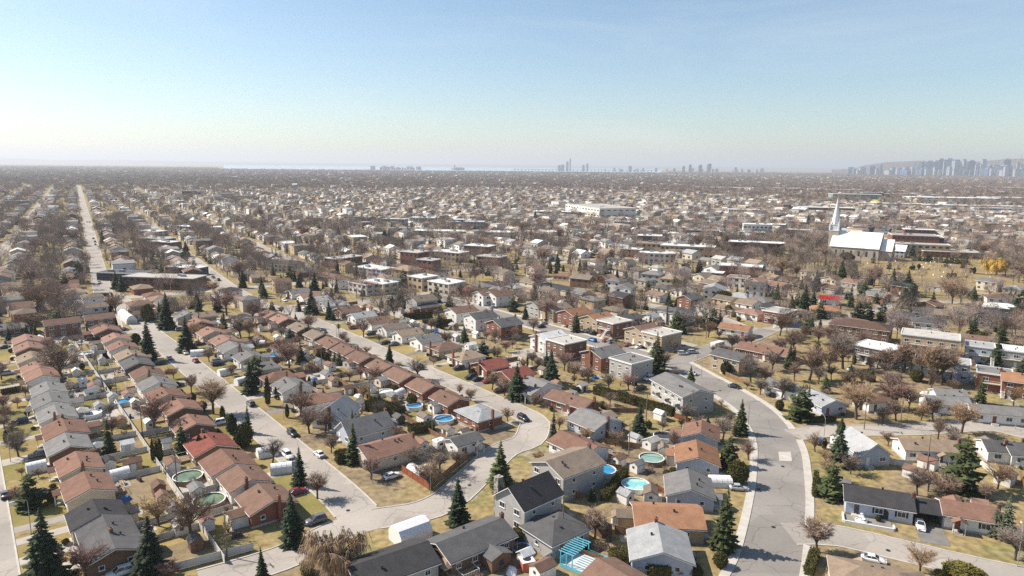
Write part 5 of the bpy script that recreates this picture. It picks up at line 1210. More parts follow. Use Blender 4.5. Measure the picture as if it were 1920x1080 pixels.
# ------------------------------------------------------------------ cars
def car_meshes(kind):
    L, Wd = (4.5, 1.78) if kind == 'sedan' else (4.6, 1.86)
    hw = Wd / 2
    body = MB()
    if kind == 'sedan':
        prof = [(-2.25, .32, .78, .86), (-2.15, .24, .95, .97), (-1.3, .22, 1.0, 1.0), (0.9, .22, .98, 1.0), (1.6, .22, .90, .98), (2.1, .25, .74, .9), (2.25, .34, .62, .78)]
        cab = [(-1.75, .99), (-1.05, 1.40), (.15, 1.44), (1.05, .96)]
    else:
        prof = [(-2.28, .36, .98, .88), (-2.2, .28, 1.08, .98), (-1.3, .26, 1.1, 1.0), (.9, .26, 1.06, 1.0), (1.65, .26, 1.0, .98), (2.15, .3, .85, .9), (2.3, .4, .7, .8)]
        cab = [(-2.15, 1.08), (-1.85, 1.66), (.25, 1.70), (1.1, 1.05)]
    R = []
    for (x, z0, z1, k) in prof:
        w = hw * k; i = len(body.v)
        zs = z0 + (z1 - z0) * .62
        body.v += [(x, -w * .92, z0), (x, -w, z0 + .12), (x, -w, zs), (x, -w * .86, z1), (x, w * .86, z1), (x, w, zs), (x, w, z0 + .12), (x, w * .92, z0)]
        R.append(i)
    for a, b in zip(R, R[1:]):
        for k in range(8):
            j = (k + 1) % 8; body.f.append((a + k, a + j, b + j, b + k)); body.m.append(0)
    body.f += [tuple(R[0] + 7 - k for k in range(8))[::-1], tuple(R[-1] + k for k in range(8))[::-1]]; body.m += [0, 0]
    gl = MB()
    b_ = hw * .86; t_ = hw * .68
    P = [(cab[0][0], -b_, cab[0][1] - .05), (cab[3][0], -b_, cab[3][1] - .05), (cab[3][0], b_, cab[3][1] - .05), (cab[0][0], b_, cab[0][1] - .05), (cab[1][0], -t_, cab[1][1]), (cab[2][0], -t_, cab[2][1]), (cab[2][0], t_, cab[2][1]), (cab[1][0], t_, cab[1][1])]
    i = len(gl.v); gl.v += P
    for f in ((0, 1, 5, 4), (1, 2, 6, 5), (2, 3, 7, 6), (3, 0, 4, 7), (4, 5, 6, 7)): gl.f.append(f); gl.m.append(0)
    rf = MB()
    x0, x1 = cab[1][0] - .05, cab[2][0] + .05
    rf.prism([(-t_ - .03, cab[1][1] - .01), (t_ + .03, cab[1][1] - .01), (t_ * .8, cab[2][1] + .06), (-t_ * .8, cab[2][1] + .06)], x0, x1, 'x')
    for sx in (-1, 1):     # pillars
        for (p, q) in ((0, 1), (3, 2)):
            rf.tube((cab[p][0], sx * b_ * 1.0, cab[p][1] - .02), (cab[q][0], sx * (t_ + .01), cab[q][1]), .05, .05, 4)
        mx_ = (cab[1][0] + cab[2][0]) / 2; rf.tube((mx_, sx * (b_ + .005), cab[0][1] - .02), (mx_, sx * (t_ + .01), cab[2][1]), .05, .05, 4)
    wh = MB(); wh.tube((0, -.11, 0), (0, .11, 0), .33, .33, 14, 0, True)
    rim = MB(); rim.tube((0, -.118, 0), (0, .118, 0), .2, .2, 10, 0, True)
    hl = MB(); hl.box((0, 0, 0), (.1, .34, .14))
    mi = MB(); mi.box((0, 0, 0), (.16, .2, .14))
    pc = CARC
    return dict(body=body.mesh('body', [MATS['car_white']], True), cabin_glass=gl.mesh('cabin_glass', [M_glass]), roof=rf.mesh('roof', [MATS['car_white']]), wheel=wh.mesh('wheel', [M_tyre]), rim=rim.mesh('rim', [M_metal]), headlight=hl.mesh('headlight', [M_lamp]), taillight=hl.mesh('taillight', [M_tail]), mirror=mi.mesh('mirror', [MATS['car_black']]), top=cab[1][1])
CARS = {'sedan': car_meshes('sedan'), 'suv': car_meshes('suv')}
def car(xy, ang, colr, kind='sedan', label=None, group='parked cars', z=.035):
    M = CARS[kind]
    lab = label or f"{colr} {'sedan' if kind=='sedan' else 'sport utility car'} parked {beside(*xy)}"
    o = thing('parked_car', lab, 'car', (xy[0], xy[1], z), ang, group)
    cm = MATS['car_' + colr]
    ob('body', M['body'], o, m=cm); ob('cabin_glass', M['cabin_glass'], o); ob('roof', M['roof'], o, m=cm)
    for x in (-1.38, 1.38):
        for y in (-.80, .80):
            w = ob('wheel', M['wheel'], o, (x, y, .33)); ob('rim', M['rim'], w)
    for y in (-.58, .58):
        ob('headlight', M['headlight'], o, (2.18, y, .68)); ob('taillight', M['taillight'], o, (-2.22, y, .78))
        ob('mirror', M['mirror'], o, (.75, y * 1.62, 1.02))
    occupy(xy[0], xy[1], 2.0)
AS, AP = TH + math.pi / 2, TH
CARL = "B475,180 s white sedan;B240,190 s white suv;B275,25 s black suv;B1020,345 p white sedan;B450,680 p grey suv;C1700,435 d-8 silver sedan;D1140,715 d-112 white sedan;D390,85 p blue sedan;D790,975 d-24 white sedan;A40,485 s grey sedan;A900,1075 p white suv;E1190,575 p black suv;E1270,535 s silver sedan;E1390,495 s beige sedan;E1468,555 s red sedan;E1262,640 p red sedan;E1635,580 p black suv;E1880,880 s grey suv;F510,335 s dark_blue sedan;F488,320 s white sedan;F215,100 s white sedan;F970,420 p black sedan;F1035,430 p grey sedan;F1520,612 p black suv;F1610,680 p black suv;F1665,695 p black sedan;F1830,780 p black sedan;G85,990 d-55 black suv;G1670,750 d-40 black sedan;G1340,650 d-40 white sedan;G1280,500 d10 white suv;G1355,490 d10 silver suv;G1025,690 p white suv;G965,760 p black sedan;G890,722 s black suv;G705,402 p red sedan;G745,410 p silver suv;G783,417 p black suv;G818,428 p dark_blue sedan;G862,436 p red sedan;G615,350 p black suv;G560,330 p white sedan;G235,272 p silver sedan;G222,297 p black sedan;G600,400 s blue suv;H1525,280 d-120 black suv;H45,810 d40 black suv;E20,355 p dark_blue suv;I640,650 a white sedan;I700,672 a black sedan;I712,697 a grey suv;I715,718 a black sedan;I652,548 a silver sedan;I672,548 a black sedan;I628,562 a white sedan;I612,522 a grey sedan;I900,1015 p white sedan;I745,1005 a silver suv;I970,1025 p grey sedan;I1520,930 p blue suv;I1600,965 a black sedan;I1640,985 a black suv;J890,945 p white sedan;J935,970 p silver suv;J820,860 p black sedan;J1260,1060 p white suv;J1300,1055 p grey sedan;H620,620 p white sedan;H1020,610 p white sedan;H1030,540 p silver suv;E1080,575 p black sedan;F1700,130 p black suv;F1735,120 p silver suv;F1260,20 p white suv;H880,345 p white suv"
for e in CARL.split(';'):
    pos, an, colr, kd = e.split(); X, Y = pos[1:].split(',')
    a = {'s': AS, 'p': AP, 'a': TH2 + math.pi / 2}.get(an)
    if a is None: a = math.radians(float(an[1:]))
    car(at(pos[0], float(X), float(Y)), a + random.choice((0, math.pi)), colr.replace('_', ' '), kd)
for h in [h for h in HOUSES if 'dx' in h]:
    if rnd() < 0.5:
        v = Vector((h['dx'], -h['d'] / 2 - U(1.5, 4.0), 0)); v.rotate(h['root'].rotation_euler)
        x, y = h['xy'][0] + v.x, h['xy'][1] + v.y
        if taken(x, y, 1.6): continue
        car((x, y), h['root'].rotation_euler.z + random.choice((1, -1)) * math.pi / 2, random.choice(('white', 'black', 'black', 'silver', 'grey', 'grey', 'red', 'dark blue', 'white')), random.choice(('sedan', 'suv')))
# ------------------------------------------------------------------ things left about in the back yards
def table_obj(xy, rz, lab):
    o = thing('picnic_table', lab, 'table', (xy[0], xy[1], 0), rz, 'picnic tables')
    ob('top', cached('pt_top', lambda: (lambda z: (z.box((0, 0, .74), (1.8, .8, .06)), z.mesh('top', [M_deck]))[1])(MB())), o)
    for sy in (-1, 1): ob('bench', cached('pt_bench', lambda: (lambda z: (z.box((0, 0, .44), (1.8, .28, .05)), z.mesh('bench', [M_deck]))[1])(MB())), o, (0, sy * .75, 0))
    for sx in (-.65, .65): ob('leg', cached('pt_leg', lambda: (lambda z: (z.tube((0, -.8, 0), (0, .25, .72), .05, .05, 4), z.tube((0, .8, 0), (0, -.25, .72), .05, .05, 4), z.mesh('leg', [M_deck]))[2])(MB())), o, (sx, 0, 0))
def woodpile(xy, rz, lab):
    o = thing('woodpile', lab, 'woodpile', (xy[0], xy[1], 0), rz, 'woodpiles')
    def wm(k):
        mb = MB(); random.seed(500 + k)
        for i in range(9 - k): mb.tube((-1.1 + .27 * (i + k * .5), -.25 + U(-.05, .05), .14 + k * .24), (-1.1 + .27 * (i + k * .5), .25 + U(-.05, .05), .14 + k * .24), .13, .13, 6, 0, True)
        return mb.mesh('log_layer', [M_bark])
    st = random.getstate()
    for k in range(4): ob('log_layer', cached(('logs', k), lambda: wm(k)), o)
    random.setstate(st)
def garden_bed(xy, rz, lab):
    o = thing('raised_garden_bed', lab, 'garden bed', (xy[0], xy[1], 0), rz, 'raised garden beds')
    ob('frame', cached('bedf', lambda: (lambda z: (z.box((0, -.6, .17), (2.4, .06, .34)), z.box((0, .6, .17), (2.4, .06, .34)), z.box((-1.2, 0, .17), (.06, 1.14, .34)), z.box((1.2, 0, .17), (.06, 1.14, .34)), z.mesh('frame', [M_deck]))[4])(MB())), o)
    ob('soil', cached('beds', lambda: (lambda z: (z.box((0, 0, .13), (2.32, 1.12, .26)), z.mesh('soil', [mat('dark_soil', (.07, .05, .035), var=.3)]))[1])(MB())), o)
def tarp_heap(xy, rz, lab, m):
    o = thing('covered_heap', lab, 'tarp', (xy[0], xy[1], 0), rz, 'covered heaps')
    def hm():
        random.seed(77); mb = MB(); g_ = [[(-1.5 + i * .5, -1 + j * .5, max(0.0, (.9 + U(-.25, .25)) * (1 - (abs(i - 3) / 3.2) ** 3) * (1 - (abs(j - 2) / 2.1) ** 3)) if 0 < i < 6 and 0 < j < 4 else 0) for j in range(5)] for i in range(7)]
        for i in range(6):
            for j in range(4): mb.face([g_[i][j], g_[i + 1][j], g_[i + 1][j + 1], g_[i][j + 1]])
        return mb.mesh('tarp', [M_tent])
    st = random.getstate(); me = cached('heap', hm); random.setstate(st)
    ob('tarp', me, o, m=m)
    ob('weight', cached('heapw', lambda: (lambda z: (z.box((1.3, .8, .1), (.3, .3, .2)), z.mesh('weight', [M_found]))[1])(MB())), o)
def swing_set(xy, rz, lab):
    o = thing('swing_set', lab, 'swing', (xy[0], xy[1], 0), rz, 'swing sets')
    def fm():
        mb = MB()
        for sx in (-1.6, 1.6):
            for sy in (-.9, .9): mb.tube((sx, sy, 0), (sx, 0, 2.2), .045, .045, 5)
        mb.tube((-1.7, 0, 2.2), (1.7, 0, 2.2), .045, .045, 5); return mb.mesh('frame', [M_pole])
    ob('frame', cached('swf', fm), o)
    for sx in (-.7, .7): ob('seat', cached('sws', lambda: (lambda z: (z.box((0, 0, .5), (.5, .2, .05)), z.tube((-.22, 0, .5), (-.22, 0, 2.2), .012, .012, 3), z.tube((.22, 0, .5), (.22, 0, 2.2), .012, .012, 3), z.mesh('seat', [M_black]))[3])(MB())), o, (sx, 0, 0))
def bush(xy, H, lab):
    o = thing('bare_shrub', lab, 'shrub', (xy[0], xy[1], 0), U(0, 6), 'bare shrubs')
    def bmx():
        random.seed(88); st_, tw_ = MB(), MB()
        for k in range(16):
            a = k * .8; e = Vector((math.cos(a) * U(.3, 1), math.sin(a) * U(.3, 1), U(1.1, 1.6))); st_.tube((U(-.1, .1), U(-.1, .1), 0), e, .03, .015, 3)
            for _ in range(14):
                b = e * U(.45, 1); d = Vector((U(-1, 1), U(-1, 1), U(-.1, 1))).normalized() * U(.25, .6); x = d.orthogonal().normalized() * .022; tw_.face([b - x, b + x, b + d])
        return st_.mesh('stems', [M_bark]), tw_.mesh('twigs', [M_tw['brown']])
    st = random.getstate(); a, b = cached('bareshrub', bmx); random.setstate(st)
    c = M_tw[random.choice(('brown', 'straw', 'pink'))]
    ob('stems', a, o, scale=H / 1.6); ob('twigs', b, o, scale=H / 1.6, m=c)
    occupy(xy[0], xy[1], .8)
M_blue_tarp = mat('blue_tarp', (.05, .13, .36)); M_grey_tarp = mat('grey_tarp', (.30, .31, .31))
rng_sheds = 0
for h in [h for h in HOUSES if h['near']]:
    fr, bk = h.get('lot', (6, 7))
    R_ = h['root'].rotation_euler
    def spot(y0, y1, r=1.3):
        for _ in range(8):
            v = Vector((U(-6.5, 6.5), h['d'] / 2 + U(y0, y1), 0)); v.rotate(R_)
            x, y = h['xy'][0] + v.x, h['xy'][1] + v.y
            if not taken(x, y, r) and not on_road(x, y, 2): return (x, y)
        return None
    nm = h.get('id') or h['short']
    q = spot(1.2, 3.5, 1.0)
    if q and rnd() < .8:      # paved patio
        def pm_(): mb = MB(); mb.box((0, 0, .02), (4.2, 3.4, .04)); return mb.mesh('patio', [M_conc])
        structure('patio', cached('patio', pm_), loc=(q[0], q[1], .012), rz=R_.z, m=random.choice((M_conc, M_drivec, M_deck, M_found)))
        if rnd() < .6: table_obj(q, R_.z + U(-.5, .5), f"picnic table on the patio behind the {nm}")
    if rnd() < .62:
        q = spot(max(3.0, bk - 4.5), max(4.0, bk - 2.2), 2.0)
        if q:
            rf, wl_ = random.choice('bgwltmpa'), random.choice('wwwwceyn')
            w, d = random.choice(((3.0, 2.5), (2.5, 2.2), (4.0, 3.0)))
            shed_obj(q, R_.z + random.choice((0, math.pi)), w, d, rf, wl_, f"{ROOF[rf][0]} roofed {WALL[wl_][0]} shed in the yard of the {nm}", 'garden sheds')
    for f_, pr in ((woodpile, .2), (garden_bed, .3), (garden_bed, .2), (swing_set, .15)):
        if rnd() < pr:
            q = spot(2.0, max(3.5, bk - 1.5))
            if q: f_(q, R_.z + U(-.3, .3) + random.choice((0, 1.57)), {'woodpile': 'stacked log pile', 'garden_bed': 'wooden raised garden bed', 'swing_set': 'wooden framed swing set'}[f_.__name__] + f" behind the {nm}"); occupy(q[0], q[1], 1.3)
    if rnd() < .3:
        q = spot(1.5, max(3.5, bk - 1.5)); k = random.choice((('white', M_tent), ('blue', M_blue_tarp), ('grey', M_grey_tarp)))
        if q: tarp_heap(q, U(0, 6), f"{k[0]} tarpaulin covered heap behind the {nm}", k[1]); occupy(q[0], q[1], 1.3)
    for _ in range(random.choice((0, 1, 1, 2))):
        q = spot(.5, max(3.0, bk - .6), .9)
        if q: bush(q, U(1.2, 2.4), f"bare leafless shrub in the yard of the {nm}")
    if rnd() < .6:
        v = Vector((U(-.4, .4) * h['w'], -h['d'] / 2 - U(.9, 1.6), 0)); v.rotate(R_); x, y = h['xy'][0] + v.x, h['xy'][1] + v.y
        if not taken(x, y, .2) or True: cedar((x, y), U(.9, 1.6), U(.9, 1.5), 'cedar', f"small rounded evergreen at the front wall of the {nm}", 'front shrubs')
# ------------------------------------------------------------------ poles, wires, lamps
POLES = []
def pole(xy, H, ang, label):
    o = thing('utility_pole', label, 'pole', (xy[0], xy[1], 0), ang, 'utility poles')
    ob('shaft', cached(('shaft', H), lambda: (lambda z: (z.tube((0, 0, -.1), (0, 0, H), .16, .10, 7, 0, True), z.mesh('shaft', [M_pole]))[1])(MB())), o)
    ob('crossarm', cached('carm', lambda: (lambda z: (z.box((0, 0, 0), (2.2, .12, .14)), z.mesh('crossarm', [M_pole]))[1])(MB())), o, (0, 0, H - .5))
    if rnd() < .4: ob('transformer', cached('trf', lambda: (lambda z: (z.lathe([(.02, 0), (.28, 0), (.28, .9), (.02, .95)], 10), z.mesh('transformer', [M_metal]))[1])(MB())), o, (.35, 0, H - 2.2))
    POLES.append((xy[0], xy[1], H))
def wires(line):
    for a, b in zip(line, line[1:]):
        mb = MB(); n = 8
        for off in (-.9, .9):
            dx, dy = b[0] - a[0], b[1] - a[1]; q = math.hypot(dx, dy); nx, ny = -dy / q * off, dx / q * off
            pts = [(a[0] + nx + dx * k / n, a[1] + ny + dy * k / n, a[2] - .4 + (b[2] - a[2]) * k / n - 1.1 * 4 * (k / n) * (1 - k / n)) for k in range(n + 1)]
            for p, r in zip(pts, pts[1:]): mb.tube(p, r, .02, .02, 3)
        o = ob('overhead_wire', mb.mesh('overhead_wire', [M_black])); tag(o, 'thin dark pair of overhead wires spanning between two utility poles', 'wire', 'overhead wires')
for p_, s0, s1, lb in ((34.2, 130, 340, 'weathered utility pole behind the long white fence'), (99.6, 160, 340, 'weathered utility pole in the yards behind the middle street'), (168, 190, 340, 'weathered utility pole behind the gabled houses'), (255, 180, 340, 'weathered utility pole behind the duplex row')):
    ln = []
    s_ = s0
    while s_ < s1:
        xy = SP(s_, p_); pole(xy, 9.5, AS, lb); ln.append((*xy, 9.5)); s_ += 38
    wires(ln)
ln = []
for z, X, Y in (('C', 380, 800), ('C', 875, 190), ('G', 1005, 1010), ('G', 1345, 990), ('G', 915, 790)):
    xy = at(z, X, Y); pole(xy, 9.5, .6, 'weathered utility pole near the pools and the apartment lawn'); ln.append((*xy, 9.5))
wires(ln[:3]); wires(ln[3:])
ln = []
for z, X, Y in (('D', 1190, 285), ('H', 990, 1050), ('H', 720, 1060)):
    xy = at(z, X, Y); pole(xy, 9.5, 1.2, 'weathered utility pole behind the charcoal roofed house'); ln.append((*xy, 9.5))
wires(ln)
def lamp(xy, ang, H=8.0):
    o = thing('street_lamp', 'tall curved-arm street lamp at the roadside ' + beside(*xy), 'street lamp', (xy[0], xy[1], 0), ang, 'street lamps')
    def sm():
        mb = MB(); mb.tube((0, 0, 0), (0, 0, H - 1), .09, .06, 6)
        pts = [(2.0 * (1 - math.cos(t)), 0, H - 1 + 1.0 * math.sin(t)) for t in [k * math.pi / 12 for k in range(8)]]
        for a, b in zip(pts, pts[1:]): mb.tube(a, b, .06, .05, 6)
        return mb.mesh('shaft', [M_metal])
    ob('shaft', cached(('lampshaft', H), sm), o)
    ob('lamp_head', cached(('lamph', H), lambda: (lambda z: (z.box((2.6, 0, H - .04), (.9, .3, .14)), z.mesh('lamp_head', [M_fence]))[1])(MB())), o)
for z, X, Y, a in (('B', 875, 385, 200), ('B', 1310, 455, 250), ('G', 1390, 545, 180), ('G', 1420, 680, 150), ('G', 1770, 1040, 0), ('A', 80, 225, 230), ('A', 235, 765, 230), ('F', 605, 400, 200), ('D', 1870, 1010, 60), ('G', 1800, 375, 200), ('F', 210, 990, 200), ('H', 1855, 1060, 90), ('D', 415, 90, 90)):
    lamp(at(z, X, Y), math.radians(a))
for z, X, Y in (('B', 1055, 705), ('B', 690, 590), ('B', 1600, 400), ('D', 40, 715), ('D', 110, 260), ('C', 1850, 430), ('G', 1560, 770), ('E', 1500, 640), ('D', 900, 890), ('F', 1100, 580)):
    xy = at(z, X, Y); tag(ob('manhole_cover', cached('manhole', lambda: (lambda q: (q.lathe([(.01, .03), (.42, .03), (.45, .0)], 14), q.mesh('manhole_cover', [M_black]))[1])(MB())), None, (*xy, .09)), 'small dark round manhole cover set in the roadway', 'manhole', 'manhole covers')
# painted patch and lane marks on the curving road
mb = MB(); q = [at('D', 78, 150), at('D', 172, 150), at('D', 180, 222), at('D', 85, 218)]
mb.face([(x, y, .075) for x, y in q[::-1]]); structure('road_patch', mb.mesh('road_patch', [M_conc]))

# ------------------------------------------------------------------ large flat buildings
def flatb(z, X, Y, w, d, h, ang, wm, rm, label, name='commercial_building', cat='building', rows_=2, win=True):
    """X, Y: centre of the roof in the photograph"""
    xy = at(z, X, Y, h)
    o = thing(name, label, cat, (xy[0], xy[1], 0), math.radians(ang))
    mb = MB(); mb.box((0, 0, h / 2), (w, d, h)); ob('wall', mb.mesh('wall', [wm]), o)
    mb = MB(); mb.box((0, 0, h + .06), (w + .2, d + .2, .12)); ob('roof', mb.mesh('roof', [rm]), o)
    ob('parapet', parapet_mesh(w, d, h), o)
    if win:
        n = max(2, min(12, int(w / 4))); m_ = max(1, min(6, int(d / 5)))
        for r in range(rows_):
            zz = h * (r + .58) / rows_
            hh = min(1.6, h / rows_ * .5)
            for k in range(n):
                x = -w / 2 + w * (k + .5) / n
                add_window(o, x, -d / 2, zz, 0, round(w / n * .55, 1), round(hh, 1), False)
            for k in range(m_):
                y = -d / 2 + d * (k + .5) / m_
                for sx in (-1, 1): add_window(o, sx * w / 2, y, zz, sx * math.pi / 2, round(d / m_ * .5, 1), round(hh, 1), False)
    for k in range(2 if w > 15 else 1):
        mb = MB(); mb.box((U(-.3, .3) * w, U(-.25, .25) * d, h + .75), (min(3, w * .15), 2, 1.3)); ob('rooftop_unit', mb.mesh('rooftop_unit', [M_metal]), o)
    n = max(1, int(w / 10))
    for k in range(n):
        q = Vector((-w / 2 + w * (k + .5) / n, 0, 0)); q.rotate(o.rotation_euler)
        occupy(xy[0] + q.x, xy[1] + q.y, max(d / 2, w / n / 2) + 1)
    HOUSES.append(dict(xy=xy, rz=0, w=w, d=d, h=h, short=label.split(' with')[0].split(' behind')[0].split(' beside')[0], root=o, kind='z', near=False))
    return o
W = lambda k: MATS['wall_' + k]
RM = lambda k: MATS['roof_' + k]
M_navy = mat('navy_cladding', (.055, .065, .11), var=.1)
M_green = mat('green_cladding', (.24, .34, .28), var=.06)
a2 = math.degrees(TH2)
_m0, _m1 = at('K', 340, 428), at('K', 690, 478)
MALL_A = math.degrees(math.atan2(_m1[1] - _m0[1], _m1[0] - _m0[0]))
for args in (
 ('I', 1235, 950, 46, 14, 7, -8, W('n'), RM('y'), 'long dark brick two-storey block on the cross street'),
 ('I', 930, 920, 30, 12, 5, -8, M_navy, RM('m'), 'navy fronted shop with white signs at the avenue corner'),
 ('I', 1400, 880, 26, 12, 5, -20, M_navy, RM('w'), 'navy shop with white roof edge beside the parking lot'),
 ('J', 890, 885, 26, 14, 5, -35, W('u'), RM('w'), 'white-roofed blue grey store with a parking lot'),
 ('J', 1250, 950, 13, 13, 8, -40, W('e'), RM('w'), 'ochre brick flat-roofed walk-up beside the green pine'),
 ('J', 1430, 990, 18, 14, 7, -40, W('c'), RM('w'), 'cream flat-roofed apartment with white roof'),
 ('J', 1190, 765, 17, 14, 10, -30, W('k'), RM('y'), 'three-storey red brick block with gravel roof'),
 ('J', 1455, 765, 28, 14, 7, -30, W('e'), RM('w'), 'long beige store with white roof and parked cars'),
 ('J', 1295, 825, 14, 10, 8, -30, W('k'), RM('l'), 'orange brick walk-up beside the beige store'),
 ('J', 600, 815, 13, 11, 7, -35, W('k'), RM('w'), 'red brick duplex with white roof beside its brick twin'),
 ('J', 710, 800, 13, 11, 7, -35, W('k'), RM('y'), 'red brick duplex with gravel roof beside its white-roofed twin'),
 ('J', 1680, 720, 24, 14, 8, -25, W('n'), RM('w'), 'dark brick hall with wide white roof'),
 ('J', 1770, 800, 20, 12, 7, -25, W('k'), RM('y'), 'orange brick apartment house behind pink bare trees'),
 ('J', 930, 990, 20, 12, 6, -40, W('c'), RM('w'), 'low white-edged apartment near the red-roofed walk-up'),
 ('J', 810, 1000, 17, 10, 6, -40, W('w'), RM('R'), 'white walk-up with red roof near the parking lot'),
 ('J', 1040, 520, 30, 14, 9, -10, W('y'), RM('w'), 'grey apartment block at the edge of the playing field'),
 ('J', 1255, 510, 32, 14, 9, -10, W('w'), RM('w'), 'white apartment block with dark window bays'),
 ('J', 1130, 590, 60, 12, 5, -6, W('n'), RM('y'), 'long low brown school wing'),
 ('J', 1560, 612, 120, 20, 5, -6, W('c'), RM('w'), 'very long low white-roofed school building'),
 ('J', 1545, 525, 24, 12, 9, -10, W('y'), RM('w'), 'grey walk-up with white roof, first of a pair'),
 ('J', 1640, 540, 24, 12, 9, -10, W('y'), RM('w'), 'grey walk-up with white roof, second of a pair'),
 ('K', 655, 425, 120, 60, 15, MALL_A, W('w'), RM('y'), 'huge white banded shopping centre with flat roof'),
 ('K', 560, 470, 150, 30, 6, -14, W('c'), RM('w'), 'low white annex in front of the shopping centre'),
 ('K', 1035, 645, 22, 14, 12, -15, W('n'), RM('w'), 'dark glazed upper block beside the beige apartments'),
 ('K', 1050, 700, 26, 14, 9, -15, W('e'), RM('c' if False else 't'), 'beige brick box building with blank side wall'),
 ('K', 1320, 722, 44, 14, 10, -22, W('e'), RM('w'), 'long beige brick apartment building with white roof'),
 ('K', 1090, 775, 28, 12, 8, -15, W('w'), RM('w'), 'white walk-up with dark balcony bays'),
 ('K', 1430, 605, 34, 14, 9, -15, W('n'), RM('t'), 'brown and orange brick apartment building'),
 ('K', 1840, 560, 30, 18, 14, -15, W('w'), RM('w'), 'bright white modern four-storey building'),
 ('K', 1800, 620, 26, 12, 8, -15, W('c'), RM('w'), 'cream low block in front of the modern white building'),
 ('K', 1820, 695, 44, 14, 10, -20, W('k'), RM('w'), 'red brick balconied apartment building below the white block'),
 ('K', 1720, 870, 28, 13, 8, -22, W('k'), RM('w'), 'red brick flat-roofed walk-up with white roof beside dark pines'),
 ('K', 905, 745, 16, 12, 7, -22, W('k'), RM('w'), 'small red brick walk-up with white roof edge'),
 ('K', 1700, 955, 12, 10, 7, -30, W('w'), RM('p'), 'white duplex with pinkish flat roof'),
 ('K', 1740, 450, 50, 20, 8, -14, W('w'), RM('w'), 'white low office building far behind the pines'),
 ('K', 1510, 920, 14, 9, 4, -25, W('n'), RM('w'), 'white-topped open carport house'),
 ('K', 860, 540, 30, 14, 8, -14, W('w'), RM('w'), 'white block beside the reddish trees'),
 ('L', 1090, 640, 40, 24, 12, -20, W('k'), RM('l'), 'red brick school behind the church'),
 ('L', 1180, 655, 30, 14, 10, -20, W('n'), RM('l'), 'dark brick wing of the school with metal roof'),
 ('L', 1060, 705, 62, 13, 10, -19, W('e'), RM('y'), 'long yellow brick convent building beside the church'),
 ('L', 1390, 760, 52, 26, 5, -18, W('k'), RM('y'), 'low orange brick hall beyond the evergreens'),
 ('L', 1130, 600, 30, 14, 9, -20, W('k'), RM('w'), 'orange brick block with white roof behind the school'),
 ('L', 60, 700, 16, 12, 7, -25, W('n'), RM('w'), 'brown brick duplex with white roof near the bare maples'),
 ('L', 40, 560, 28, 14, 8, -25, W('y'), RM('w'), 'grey white-roofed block near the red-roofed house'),
 ('L', 190, 600, 34, 14, 8, -22, W('k'), RM('y'), 'long red brick apartment row with flat roof'),
 ('L', 1730, 555, 26, 14, 8, -20, W('k'), RM('y'), 'brick block with balconies behind the conifers'),
 ('L', 430, 435, 90, 30, 8, -14, W('n'), RM('w'), 'wide brown hall with bright white roof'),
 ('L', 650, 335, 110, 60, 14, -14, M_green, RM('l'), 'large pale green warehouse'),
 ('L', 780, 325, 50, 30, 16, -14, M_navy, RM('l'), 'dark glazed office front beside the green warehouse'),
 ('L', 960, 405, 150, 30, 6, -14, W('w'), RM('w'), 'long white-roofed warehouse beside the yellow dome'),
 ('L', 1370, 360, 190, 70, 10, -14, W('w'), RM('w'), 'very large white-roofed warehouse'),
 ('L', 1540, 420, 170, 34, 8, -14, W('c'), RM('w'), 'long pale warehouse with loading bays'),
 ('L', 1760, 440, 90, 40, 8, -14, W('u'), RM('l'), 'grey blue warehouse with low roof'),
 ('L', 500, 300, 160, 50, 9, -14, W('w'), RM('w'), 'distant long white warehouse roof'),
 ('L', 1050, 335, 130, 40, 9, -14, W('e'), RM('l'), 'beige distant warehouse behind the white one'),
 ('L', 90, 290, 150, 40, 9, -14, W('y'), RM('w'), 'distant grey warehouse with white roof'),
 ('L', 1800, 360, 120, 50, 9, -14, W('w'), RM('w'), 'distant white warehouse near the towers'),
 ('K', 1650, 285, 260, 60, 9, -14, W('w'), RM('w'), 'distant sandy white commercial roof'),
 ('L', 1820, 285, 220, 50, 9, -14, W('w'), RM('w'), 'very distant long white roof'),
 ('I', 1400, 575, 24, 12, 6, -20, W('w'), RM('w'), 'white-roofed small commercial block near the middle spruce'),
 ('I', 1140, 610, 30, 14, 5, -20, W('c'), RM('w'), 'cream low block with white roof off the avenue'),
 ('I', 1180, 665, 30, 14, 6, -20, W('n'), RM('y'), 'brown row building with pale roof off the avenue'),
 ('I', 1230, 690, 28, 12, 6, -20, W('k'), RM('w'), 'dark red row building with white roof off the avenue'),
 ('I', 1420, 310, 26, 16, 14, -8, W('n'), RM('y'), 'distant brown mid-rise among trees'),
 ('I', 1700, 330, 30, 14, 11, -8, W('e'), RM('y'), 'distant beige apartment house among trees'),
 ('I', 1810, 345, 30, 14, 11, -8, W('e'), RM('y'), 'second distant beige apartment house among trees'),
 ('I', 120, 385, 34, 14, 8, -8, W('n'), RM('l'), 'distant brown flat building by the left woods'),
): flatb(*args)
lit = [h for h in HOUSES if h['kind'] == 'z']
